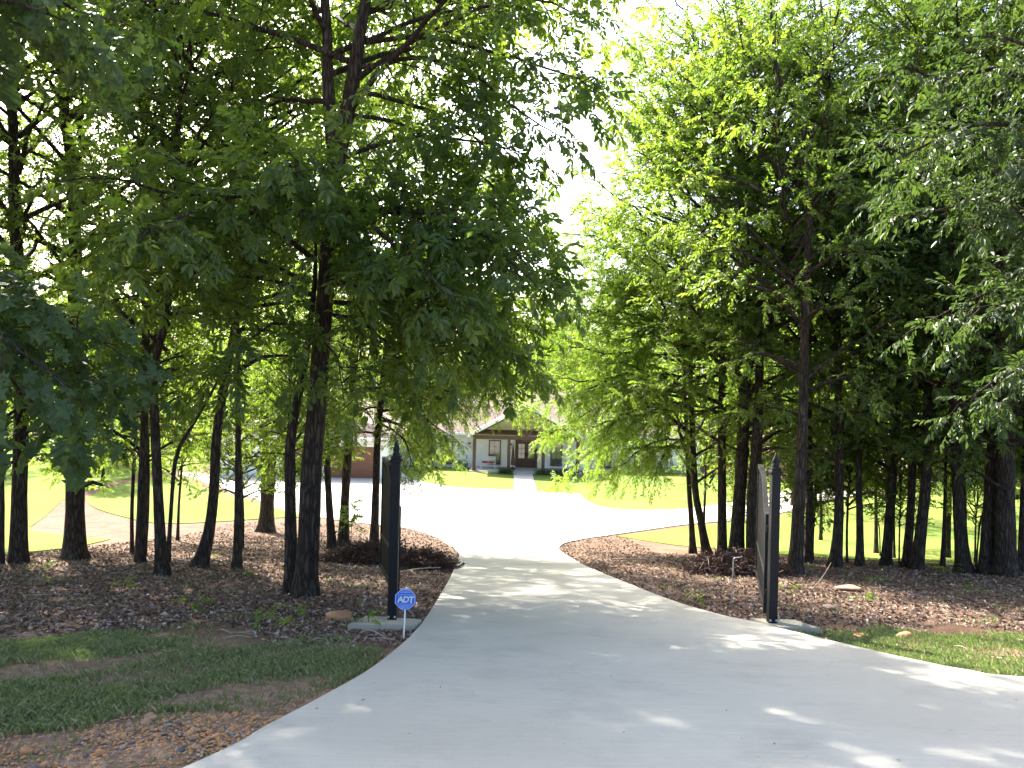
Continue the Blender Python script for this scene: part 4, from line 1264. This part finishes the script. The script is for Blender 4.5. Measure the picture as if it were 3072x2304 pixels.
# porch bench with red cushions
by0 = 63.6
bench = empty("porch_bench", (-1.75, by0, G + .10), "white metal porch bench with red cushions beside the window", "bench")
tbx = {}
for x in (-.55, .55):
    for yy_ in (-.25, .22):
        t = Tubes(); top_ = .62 if yy_ < 0 else .98
        t.add([(x, yy_ - .02, 0), (x, yy_ + .01, .4), (x, yy_ + (.02 if yy_ < 0 else .08), top_)], [.028, .026, .024], 8)
        link("leg", t.mesh("leg"), WHITEP, bench)
    t = Tubes(); t.add([(x, -.30, .60), (x, -.05, .635), (x, .26, .66)], [.03, .03, .03], 8); link("armrest", t.mesh("armrest"), WHITEP, bench)
for j in range(5): box("seat_slat", bench, WHITEP, -.56, .56, -.27 + j * .1, -.19 + j * .1, .40, .425, .004)
for j in range(4): box("back_slat", bench, WHITEP, -.53, .53, .245 + .015 * j, .265 + .015 * j, .52 + j * .11, .60 + j * .11, .004)
for x0, x1 in ((-.50, -.02), (.02, .50)):
    prop(box("cushion", None, CUSH, -1.75 + x0, -1.75 + x1, by0 - .22, by0 + .16, G + .528, G + .66, .04), "red seat cushion lying on the white porch bench", "cushion", "bench cushions")
# tall closed brown patio umbrella in a pot next to the post
um = empty("patio_umbrella", (.22, 63.3, G + .10), "closed brown patio umbrella standing by the porch post", "umbrella")
t = Tubes(); t.add([(0, 0, .34), (0, 0, .7), (.0, 0, 1.35), (0, 0, 1.9)], [.17, .15, .10, .03], 10); link("canopy", t.mesh("canopy"), DOORBROWN, um)
t = Tubes(); t.add([(0, 0, .04), (0, 0, .5), (0, 0, 2.0)], [.024, .024, .02], 8); link("pole", t.mesh("pole"), TIMBER, um)
t = Tubes(); t.add([(0, 0, 0), (0, 0, .08), (0, 0, .10), (0, 0, .16), (0, 0, .18)], [.22, .22, .12, .05, .005], 14); link("base", t.mesh("base"), BLACK, um)

# low leafy boxes filling dark rectangles by the walkway, and foundation shrubs
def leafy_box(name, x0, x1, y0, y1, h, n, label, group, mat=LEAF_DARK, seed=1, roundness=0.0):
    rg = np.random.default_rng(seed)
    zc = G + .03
    root = empty(name, ((x0 + x1) / 2, (y0 + y1) / 2, zc), label, "leafy_block" if name == "leafy_block" else "shrub", group)
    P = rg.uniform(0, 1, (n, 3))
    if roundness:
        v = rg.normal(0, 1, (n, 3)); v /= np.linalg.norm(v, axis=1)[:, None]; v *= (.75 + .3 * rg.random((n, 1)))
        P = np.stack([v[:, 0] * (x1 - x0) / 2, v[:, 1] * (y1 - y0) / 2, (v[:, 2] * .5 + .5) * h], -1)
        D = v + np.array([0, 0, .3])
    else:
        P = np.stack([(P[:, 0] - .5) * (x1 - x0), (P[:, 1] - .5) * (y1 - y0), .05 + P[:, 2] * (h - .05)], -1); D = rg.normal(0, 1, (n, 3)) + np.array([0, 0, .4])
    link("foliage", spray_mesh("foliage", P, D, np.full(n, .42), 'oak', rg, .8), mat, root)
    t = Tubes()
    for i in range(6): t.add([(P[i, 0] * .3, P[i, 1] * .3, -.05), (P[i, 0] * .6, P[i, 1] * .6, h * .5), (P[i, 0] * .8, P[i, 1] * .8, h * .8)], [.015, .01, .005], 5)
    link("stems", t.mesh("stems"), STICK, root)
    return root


leafy_box("leafy_block", -.85, .18, 60.2, 61.2, .34, 420, "low dark leafy box beside the walkway at the porch post", "walkway leafy boxes")
leafy_box("leafy_block", 1.95, 4.9, 60.2, 61.2, .34, 900, "long low dark leafy box across the walkway from the short one", "walkway leafy boxes", seed=2)
for i, (x, y, r) in enumerate([(-6.1, 64.0, .55), (-7.9, 64.1, .6), (-3.9, 64.3, .35), (8.9, 64.1, .6), (12.6, 64.1, .6), (10.0, 64.2, .45)]):
    leafy_box("foundation_shrub", x - r, x + r, y - r * .8, y + r * .8, r * 1.4, 260, ["rounded shrub under the single window left of the porch", "rounded shrub in the corner between garage and house wall", "smallest shrub beside the porch corner", "shrub between the two windows right of the porch", "shrub beyond the last window of the house wall", "smaller shrub just left of the last house window"][i], "foundation shrubs", LEAF, 10 + i, 1.0)

# ------------------------------------------------------------------ fence and neighbouring house on the right
fen = empty("wooden_fence", (20.6, 58.2, G), "orange-brown board fence beyond the court", "fence")
dv = Vector((4.2, -2.4, 0)); Ln = dv.length; fen.rotation_euler = (0, 0, math.atan2(dv.y, dv.x))
bm = bmesh.new(); add_box(bm, -.068, .068, -.011, .011, .03, 1.8, .004); fb = bm_mesh("board", bm); fb.materials.append(FENCEW)
nb = int(Ln / .142)
for i in range(nb):
    o = link("board", fb, None, fen, (i * .142 + .07, 0, random.Random(i).uniform(-.015, .015)))
for i in range(5):
    bm = bmesh.new(); add_box(bm, -.045, .045, .06, .15, -.3, 1.75); link("post", bm_mesh("post", bm), FENCEW, fen, (i * Ln / 4.02, 0, 0))
for zz_ in (.35, 1.45):
    bm = bmesh.new(); add_box(bm, 0, Ln, .0125, .058, zz_, zz_ + .09); link("rail", bm_mesh("rail", bm), FENCEW, fen)

NB = Vector((41, 64, float(Z(64)) - .02))
nb_ = empty("neighbour_house", NB, "tan brick neighbouring house with grey roof behind the right wood", "house")


def nbx(name, mat, *a, parent=None): return box(name, parent or nb_, mat, *a)


nbx("wall", TANBRICK, -8, 8, 0, 9, -.3, 2.9)
bm = bmesh.new()
q = [(-8.6, -.6, 2.9), (8.6, -.6, 2.9), (5, 4.5, 5.9), (-5, 4.5, 5.9), (8.6, 9.6, 2.9), (-8.6, 9.6, 2.9)]
vv = [bm.verts.new(p) for p in q]
for f in ((0, 1, 2, 3), (4, 5, 3, 2), (1, 4, 2), (5, 0, 3)): bm.faces.new([vv[i] for i in f])
bmesh.ops.recalc_face_normals(bm, faces=bm.faces)
link("roof", bm_mesh("roof", bm), ROOFG, nb_)
for x in (-6, -2.6, 3.4, 6):
    w_ = nbx("window", WHITEP, x - .6, x + .6, -.05, -.002, .85, 2.15)
    for i in range(2): nbx("pane", GLASS, x - .54 + i * .55, x - .01 + i * .55, -.06, -.0505, .92, 2.08, parent=w_)
d_ = nbx("door", DOORBROWN, -.1, .9, -.05, -.002, 0, 2.1); nbx("handle", STEEL, .74, .80, -.09, -.051, 1.0, 1.06, parent=d_)

# ------------------------------------------------------------------ woodland floor details
rng = np.random.default_rng(21)


def litter(n, region, size, seed):
    rg = np.random.default_rng(seed)
    x, y = region(rg, n)
    k = ~inside(DRIVE, x, y)
    x, y = x[k], y[k]; n = len(x)
    LV, LQ = leaf_shape('lo')
    LV = LV.copy(); LV[:, 2] *= 2.0; LV[:, 0] -= .5
    s = size[0] + (size[1] - size[0]) * rg.random(n) ** 2.2; a = rg.uniform(0, 6.28, n); p = rg.normal(0, .38, n); r = rg.normal(0, .45, n)
    ca, sa, cp, sp_, cr, sr = np.cos(a), np.sin(a), np.cos(p), np.sin(p), np.cos(r), np.sin(r)
    v = LV[None] * s[:, None, None]
    X, Y, Zc = v[..., 0], v[..., 1], v[..., 2]
    Y, Zc = Y * cr[:, None] - Zc * sr[:, None], Y * sr[:, None] + Zc * cr[:, None]
    X, Zc = X * cp[:, None] + Zc * sp_[:, None], -X * sp_[:, None] + Zc * cp[:, None]
    X, Y = X * ca[:, None] - Y * sa[:, None], X * sa[:, None] + Y * ca[:, None]
    gz = GZ(x, y) + rg.uniform(.004, .03, n)
    Vv = np.stack([X + x[:, None], Y + y[:, None], Zc + gz[:, None]], -1).reshape(-1, 3)
    Q = (LQ[None] + (np.arange(n) * 4)[:, None, None]).reshape(-1, 4)
    return np_mesh("leaf_litter", Vv, Q, False, rg.uniform(0, 1, n))


def litter_mat():
    m, nt, b = M("dry_leaves")
    at = nt.nodes.new("ShaderNodeAttribute"); at.attribute_name = "leaf_rand"
    r = ramp(nt, [(0, (.062, .037, .026)), (.35, (.15, .098, .068)), (.7, (.26, .185, .138)), (.92, (.38, .30, .23)), (1, (.48, .41, .33))], at.outputs["Fac"])
    nt.links.new(r.outputs[0], b.inputs["Base Color"]); b.inputs["Roughness"].default_value = .75; b.inputs["Specular IOR Level"].default_value = .3
    return m


LIT = litter_mat()


def reg_wood(rg, n):
    y = 8.8 + 27 * rg.random(n) ** 1.35
    hw = 3 + y * .72
    x = rg.uniform(-1, 1, n) * hw
    # thin out towards the grass verge
    edge = np.where(x < 0, 9.3, 11.0) + .6 * np.sin(x * 1.3) + .4 * np.sin(x * 3.1)
    k = (y > edge + rg.exponential(.5, n) - .4) & ~((x > 5) & (y > 26.5)) & ~((x < -12.2) & (y > 19.5))
    return x[k], y[k]


prop(link("leaf_litter", litter(170000, reg_wood, (.025, .12), 5), LIT), "brown fallen leaves covering the woodland floor", "leaf litter", kind="stuff")


# --- verge grass
def grass_mat():
    m, nt, b = M("verge_grass")
    at = nt.nodes.new("ShaderNodeAttribute"); at.attribute_name = "leaf_rand"
    r = ramp(nt, [(0, (.125, .15, .055)), (.5, (.19, .21, .08)), (.75, (.28, .265, .12)), (1, (.46, .38, .23))], at.outputs["Fac"])
    nt.links.new(r.outputs[0], b.inputs["Base Color"]); b.inputs["Roughness"].default_value = .6
    tr = nt.nodes.new("ShaderNodeBsdfTranslucent"); tr.inputs[0].default_value = (.12, .22, .03, 1)
    mx = nt.nodes.new("ShaderNodeMixShader"); mx.inputs[0].default_value = .3
    nt.links.new(b.outputs[0], mx.inputs[1]); nt.links.new(tr.outputs[0], mx.inputs[2]); nt.links.new(mx.outputs[0], nt.nodes["Material Output"].inputs[0])
    return m


GRASS = grass_mat()
GCEN = [(-2.55, 4.9, 1.0, .55), (-2.05, 5.5, .75, .45)]     # gravel patch ellipses


def grass(n, seed, box_, edge):
    rg = np.random.default_rng(seed)
    x = rg.uniform(box_[0], box_[1], n); y = rg.uniform(box_[2], box_[3], n)
    k = ~inside(DRIVE, x, y) & ~inside(DRIVE, x + .10, y) & ~inside(DRIVE, x - .06, y)
    pn = (np.sin(x * 1.9 + 2 * np.sin(y * 1.3)) + np.sin(y * 2.7 + x * .8 + 1) + .8 * np.sin(x * 5.3 - y * 4.1) + .7 * np.sin(x * 11 + y * 9) * np.sin(y * 13)) / 3.5
    dens = np.clip({31: .34, 32: .55}.get(seed, -.28) + .9 * pn, .03 if seed < 33 else 0, .9)
    dens *= np.clip((edge(x) - y) / .9, 0, 1)
    for cx, cy, ax, ay in GCEN:
        dens *= np.where(((x - cx) / ax) ** 2 + ((y - cy) / ay) ** 2 < 1.15, .03, 1)
    k &= rg.random(n) < dens
    x, y, pn = x[k], y[k], pn[k]; n = len(x)
    h = rg.uniform(.02, .06, n) * (1 + .5 * np.clip(pn, 0, 1)); w = rg.uniform(.0013, .0030, n)
    a = rg.uniform(0, 6.28, n); l = rg.uniform(.2, 1.1, n)
    dx, dy = np.cos(a), np.sin(a)
    b0 = np.stack([x - dy * w, y + dx * w, GZ(x, y) - .01], -1); b1 = np.stack([x + dy * w, y - dx * w, GZ(x, y) - .01], -1)
    mid = np.stack([x + dx * h * l * .3, y + dy * h * l * .3, GZ(x, y) + h * .7], -1)
    tip = np.stack([x + dx * h * l, y + dy * h * l, GZ(x, y) + h], -1)
    m0 = mid - (b1 - b0) * .4; m1 = mid + (b1 - b0) * .4
    V = np.stack([b0, b1, m1, tip], 1).reshape(-1, 3)
    i = np.arange(n)[:, None] * 4
    return V, i, n, rg


def grass_obj(parts):
    Vs, Ts, As = [], [], []; k = 0
    for V, i, n, rg in parts:
        T = np.concatenate([i + np.array([0, 1, 2]), i + np.array([0, 2, 3])]) + k
        a = rg.uniform(0, 1, n)
        Vs.append(V); Ts.append(T); As.append(np.tile(a, 2)); k += len(V)
    return np_mesh("grass", np.concatenate(Vs), np.concatenate(Ts), False, np.concatenate(As))


gl = grass(300000, 31, (-8.5, -1.0, 4.2, 10.2), lambda x: 9.4 + .5 * np.sin(x * 1.3) + .4 * np.sin(x * 2.9 + 1))
gr = grass(160000, 32, (3.3, 9.4, 7.2, 12.0), lambda x: 11.1 + .3 * np.sin(x * 1.7) + .3 * np.sin(x * 3.9))
gw = grass(26000, 33, (-10, -1.3, 8.6, 16.5), lambda x: 30 + 0 * x)
gw2 = grass(20000, 34, (3.0, 11, 10.2, 19), lambda x: 30 + 0 * x)
prop(link("verge_grass", grass_obj([gl, gr, gw, gw2]), GRASS), "patchy short grass on the verges either side of the drive", "grass", kind="stuff")

# --- gravel and stones at the drive edge
def stone_mesh(seed, sub):
    rg = np.random.default_rng(seed)
    bm = bmesh.new(); bmesh.ops.create_icosphere(bm, subdivisions=sub, radius=1)
    sc = np.array([1, rg.uniform(.6, .95), rg.uniform(.4, .65)]); ph = rg.uniform(0, 6, 3)
    for v in bm.verts:
        c_ = np.array(v.co); f = 1 + .16 * math.sin(3 * c_[0] + ph[0]) * math.sin(2.5 * c_[1] + ph[1]) + .10 * math.sin(5 * c_[2] + ph[2]) + rg.normal(0, .04)
        v.co = Vector(c_ * sc * f)
    return bm_mesh("stone", bm, True)


def stone_mat(name, stops):
    m, nt, b = M(name)
    oi = nt.nodes.new("ShaderNodeObjectInfo")
    r = ramp(nt, stops, oi.outputs["Random"])
    n = noise(nt, 3, 5, .7, objco(nt))
    c_ = mixc(nt, .4, r.outputs[0], n.outputs["Fac"], 'OVERLAY')
    nt.links.new(c_, b.inputs["Base Color"]); b.inputs["Roughness"].default_value = .75
    bumpn(nt, n.outputs[0], .3, .1, b)
    return m


STN = stone_mat("river_stone", [(0, (.36, .16, .06)), (.35, (.40, .21, .09)), (.6, (.33, .20, .12)), (.75, (.20, .12, .08)), (.9, (.09, .085, .09)), (1, (.36, .28, .20))])
smesh = [stone_mesh(60 + i, 2) for i in range(5)]
for s_ in smesh: s_.materials.append(STN)
gp_ = prop(empty("gravel_patch", (-2.3, 5.2, float(GZ(-2.3, 5.2))), None, None), None, None)
gp_["kind"] = "structure"
rg = np.random.default_rng(66); cnt = 0
while cnt < 140:
    cx, cy, ax, ay = GCEN[rg.integers(0, 2)]
    a, q_ = rg.uniform(0, 6.28), math.sqrt(rg.random())
    x, y = cx + ax * q_ * math.cos(a), cy + ay * q_ * math.sin(a)
    if inside(DRIVE, np.array([x]), np.array([y]))[0] or inside(DRIVE, np.array([x + .06]), np.array([y]))[0]: continue
    r_ = rg.uniform(.012, .028) if cnt > 22 else rg.uniform(.026, .045)
    o = link("stone", smesh[cnt % 5], None, gp_, (x + 2.3, y - 5.2, float(GZ(x, y)) - float(GZ(-2.3, 5.2)) + r_ * .25))
    o.scale = (r_, r_, r_); o.rotation_euler = (rg.normal(0, .3), rg.normal(0, .3), rg.uniform(0, 6)); cnt += 1
# small pebbles: one stuff mesh along patch and drive edge
bm = bmesh.new(); bmesh.ops.create_icosphere(bm, subdivisions=1, radius=1)
bm.verts.ensure_lookup_table(); IV = np.array([v.co[:] for v in bm.verts]); IF = np.array([[v.index for v in f.verts] for f in bm.faces]); bm.free()
xs, ys_ = [], []
for cx, cy, ax, ay in GCEN:
    n = 1500; a = rg.uniform(0, 6.28, n); q_ = np.sqrt(rg.random(n)) * 1.1
    xs.append(cx + ax * q_ * np.cos(a)); ys_.append(cy + ay * q_ * np.sin(a))
ed = np.array(dl); n = 1300
yv = rg.uniform(5, 10.2, n); xs.append(np.interp(yv, ed[:, 1], ed[:, 0]) - rg.exponential(.10, n) - .015); ys_.append(yv)
er = np.array(dr[::-1]); n = 350
xs_r = rg.uniform(3.6, 7.5, n); o_ = np.argsort(er[:, 0]); ys_.append(np.interp(xs_r, er[o_, 0], er[o_, 1]) + rg.exponential(.07, n) + .02); xs.append(xs_r)
X = np.concatenate(xs); Y = np.concatenate(ys_)
k_ = ~inside(DRIVE, X, Y); X, Y = X[k_], Y[k_]; n = len(X)
sr_ = rg.uniform(.005, .017, n)
sh = np.stack([np.ones(n), rg.uniform(.6, 1, n), rg.uniform(.45, .75, n)], -1) * sr_[:, None]
ang = rg.uniform(0, 6.28, n)
v = IV[None] * sh[:, None, :] * rg.uniform(.85, 1.15, (n, len(IV), 1))
vx = v[..., 0] * np.cos(ang)[:, None] - v[..., 1] * np.sin(ang)[:, None]; vy = v[..., 0] * np.sin(ang)[:, None] + v[..., 1] * np.cos(ang)[:, None]
PV = np.stack([vx + X[:, None], vy + Y[:, None], v[..., 2] + (GZ(X, Y) + sr_ * .35)[:, None]], -1).reshape(-1, 3)
PF_ = (IF[None] + (np.arange(n) * len(IV))[:, None, None]).reshape(-1, 3)


def pebble_mat():
    m, nt, b = M("pebbles")
    at = nt.nodes.new("ShaderNodeAttribute"); at.attribute_name = "leaf_rand"
    r = ramp(nt, [(0, (.36, .16, .05)), (.45, (.42, .23, .09)), (.7, (.32, .19, .11)), (.85, (.15, .10, .08)), (1, (.38, .31, .24))], at.outputs["Fac"])
    nt.links.new(r.outputs[0], b.inputs["Base Color"]); b.inputs["Roughness"].default_value = .8
    return m


PEB = pebble_mat()
prop(link("pebbles", np_mesh("pebbles", PV, PF_, True, np.repeat(rg.uniform(0, 1, n), len(IF))), PEB), "orange and brown pebbles in the patch and along the drive edge", "pebbles", kind="stuff")

# --- loose rocks in the wood
for i, (x, y, r_, lab) in enumerate([(-2.25, 10.75, .19, "flat brown rock half buried near the left gate post"), (5.31, 13.1, .14, "tan rock on the leaves right of the right gate post"), (6.95, 16.2, .26, "orange clay-coloured rock in the right wood"),
                                    (4.55, 10.25, .10, "small pinkish rock beside the right footing"), (4.05, 10.0, .075, "small pale stone at the drive edge below the right footing"), (5.2, 10.35, .12, "brown rock at the edge of the right verge")]):
    o = link("rock", stone_mesh(90 + i, 3), STN, None, (x, y, float(GZ(x, y)) + r_ * .12)); o.scale = (r_, r_, r_ * .8); o.rotation_euler = (.1, .05, i * 1.3)
    prop(o, lab, "rock")

# --- fallen branches
def fallen(name, pts, r, label, mat, twigs=()):
    root = None
    t = Tubes()
    P = catmull([(x, y, float(GZ(x, y)) + h) for x, y, h in pts], per=4)
    t.add(P, np.linspace(r, r * .45, len(P)), 7)
    for tw in twigs:
        Q = catmull([(x, y, float(GZ(x, y)) + h) for x, y, h in tw], per=3); t.add(Q, np.linspace(r * .6, r * .25, len(Q)), 6)
    return prop(link(name, t.mesh(name), mat), label, "branch")


fallen("fallen_branch", [(-2.45, 17.0, .02), (-2.1, 16.9, .12), (-1.75, 17.0, .16), (-1.45, 17.1, .17)], .016, "pale bare fallen branch lying left of the drive", STONE_W,
       [[(-2.05, 16.9, .12), (-1.9, 16.6, .06), (-1.7, 16.4, .02)], [(-2.3, 16.95, .06), (-2.4, 16.75, .0)]])
fallen("fallen_branch", [(3.0, 22.9, .03), (3.5, 22.8, .06), (4.1, 22.9, .05), (4.5, 23.0, .12)], .018, "pale fallen branch lying in the right wood near the drive", STONE_W,
       [[(4.1, 22.9, .05), (4.3, 22.7, .2), (4.45, 22.7, .26)]])
fallen("fallen_branch", [(-1.75, 9.55, .02), (-1.6, 9.45, .07), (-1.42, 9.30, .03), (-1.3, 9.2, .02)], .010, "thin pale stick in front of the left footing", STONE_W)
fallen("fallen_branch", [(6.3, 16.4, .0), (6.45, 16.3, .25), (6.62, 16.3, .55)], .012, "thin dead stem standing slanted beside the orange rock", STONE_W)
# bent metal rod on the right
t = Tubes(); x, y = 3.9, 13.8; z = float(GZ(x, y))
t.add([(x, y, z - .1), (x, y, z + .4), (x + .01, y, z + .74), (x + .015, y, z + .755), (x + .04, y, z + .77), (x + .16, y, z + .79)], [.011] * 6, 7)
prop(link("metal_rod", t.mesh("metal_rod"), STEEL), "thin metal rod with a bent top stuck in the ground", "rod")

rg = np.random.default_rng(88); t = Tubes(); n = 0
while n < 420:
    y = 8.8 + 14 * rg.random() ** 1.3; x = rg.uniform(-1, 1) * (2 + y * .62)
    if inside(DRIVE, np.array([x]), np.array([y]))[0]: continue
    l = rg.uniform(.08, .4); a = rg.uniform(0, 6.28); z = float(GZ(x, y)) + .02
    t.add([(x, y, z), (x + l * .5 * math.cos(a) + rg.normal(0, .02), y + l * .5 * math.sin(a), float(GZ(x, y + l * .5 * math.sin(a))) + rg.uniform(.02, .05)),
           (x + l * math.cos(a), y + l * math.sin(a), float(GZ(x, y + l * math.sin(a))) + .02)], [rg.uniform(.003, .008)] * 2 + [.003], 5); n += 1
prop(link("twigs", t.mesh("twigs"), STONE_W), "small fallen twigs scattered over the woodland floor", "twigs", kind="stuff")

# --- brush piles
def brush(x, y, w, d, h, seed, label):
    rg = np.random.default_rng(seed)
    root = empty("brush_pile", (x, y, float(GZ(x, y))), label, "brush pile", "brush piles")
    t = Tubes()
    for i in range(150):
        a = rg.uniform(0, 6.28); q_ = rg.random() ** .6
        px, py = w * .5 * q_ * math.cos(a), d * .5 * q_ * math.sin(a)
        hz = rg.uniform(0, 1) * h * (1 - q_ * q_)
        l = rg.uniform(.3, 1.0); b = rg.uniform(0, 6.28); sl = rg.normal(0, .25)
        p = np.array([[px - .5 * l * math.cos(b), py - .5 * l * math.sin(b), max(.02, hz - sl * l * .5)], [px + rg.normal(0, .04), py + rg.normal(0, .04), hz + .05], [px + .5 * l * math.cos(b), py + .5 * l * math.sin(b), max(.02, hz + sl * l * .5)]])
        r_ = rg.uniform(.005, .022)
        t.add(p, [r_, r_ * .85, r_ * .5], 5)
    link("sticks", t.mesh("sticks"), STICK, root)
    n = 1200; a = rg.uniform(0, 6.28, n); q_ = rg.random(n) ** .6
    px, py = w * .55 * q_ * np.cos(a), d * .55 * q_ * np.sin(a)
    pz = h * (1 - q_ ** 2) * rg.random(n) ** .5 * (.75 + .3 * np.sin(px * 7 + seed) * np.sin(py * 6))
    D = rg.normal(0, 1, (n, 3))
    link("dead_leaves", spray_mesh("dead_leaves", np.stack([px, py, pz], -1), D, rg.uniform(.35, .75, n), 'oak', rg, 1.0), DEADL, root)
    return root


DEADL = plain("dead_leaf_brown", (.085, .050, .036), .8, .2, vary=.45, vs=30, bmp=0)
brush(-3.4, 19.9, 2.2, 1.3, .55, 5, "dark brush pile of sticks and dead leaves left of the gate")
brush(-1.95, 18.6, 1.3, .9, .32, 8, "low dark heap of dead leaves beside the left drive edge")
brush(5.55, 19.2, 2.4, 1.3, .58, 6, "dark brush pile under the slim trunks right of the drive")

# --- little green plants in the woods
def weed(x, y, h, n, seed, label, mat=LEAF_FINE, style='oak', sc=.5):
    rg = np.random.default_rng(seed)
    root = empty("woodland_seedling" if h < .5 else "young_sapling", (x, y, float(GZ(x, y))), label, "seedling", "green seedlings in the woods")
    t = Tubes(); t.add([(0, 0, -.03), (.02, 0, h * .5), (0, .02, h * .95)], [.004 + h * .006, .003 + h * .004, .002], 5)
    link("stem", t.mesh("stem"), STICK, root)
    u = rg.uniform(.35, 1, n); a = rg.uniform(0, 6.28, n); rr = h * .28 * rg.random(n) * (1.2 - u)
    P = np.stack([rr * np.cos(a), rr * np.sin(a), u * h], -1); D = np.stack([np.cos(a), np.sin(a), rg.normal(.1, .3, n)], -1)
    link("leaves", spray_mesh("leaves", P, D, np.full(n, sc), style, rg, .4), mat, root)
    return root


weed(-5.0, 25.3, 1.5, 46, 1, "leafy young sapling beside the pair of stems behind the brush pile", sc=.8)
rgw = np.random.default_rng(9)
SPOTS = [(-6.2, 12.8), (-8.8, 15.0), (-4.4, 11.2), (-2.7, 10.2), (-5.3, 16.2), (-9.6, 16.6), (-7.3, 19.5), (-3.0, 9.6), (5.4, 15.4), (8.2, 17.6), (9.4, 16.0), (10.6, 19.6), (7.6, 20.4), (3.1, 12.9), (11.5, 20.5), (6.2, 13.9), (-1.75, 10.0)]
for i, (x, y) in enumerate(SPOTS):
    weed(x, y, rgw.uniform(.12, .34), 5, 20 + i, "tiny green seedling growing through the fallen leaves", sc=rgw.uniform(.35, .6))

# --- specks and dry leaves lying on the drive
rg = np.random.default_rng(12); n = 170
yv = 5 + 20 * rg.random(n) ** 1.5; xv = rg.uniform(-1.4, 5, n)
k_ = inside(DRIVE, xv, yv); xv, yv = xv[k_], yv[k_]; n = len(xv)
LV, LQ = leaf_shape('lo'); s_ = rg.uniform(.008, .04, n); a = rg.uniform(0, 6.28, n)
v = LV[None] * s_[:, None, None]; v[..., 2] = np.abs(v[..., 2]) * 1.5
vx = v[..., 0] * np.cos(a)[:, None] - v[..., 1] * np.sin(a)[:, None]; vy = v[..., 0] * np.sin(a)[:, None] + v[..., 1] * np.cos(a)[:, None]
me = np_mesh("fallen_leaves", np.stack([vx + xv[:, None], vy + yv[:, None], v[..., 2] + (Z(yv) + .034)[:, None] - (vy) * .148], -1).reshape(-1, 3), (LQ[None] + (np.arange(n) * 4)[:, None, None]).reshape(-1, 4), False, rg.uniform(0, .7, n))
prop(link("fallen_leaves", me, LIT), "scattered dry leaf bits on the concrete drive", "leaf litter", kind="stuff")
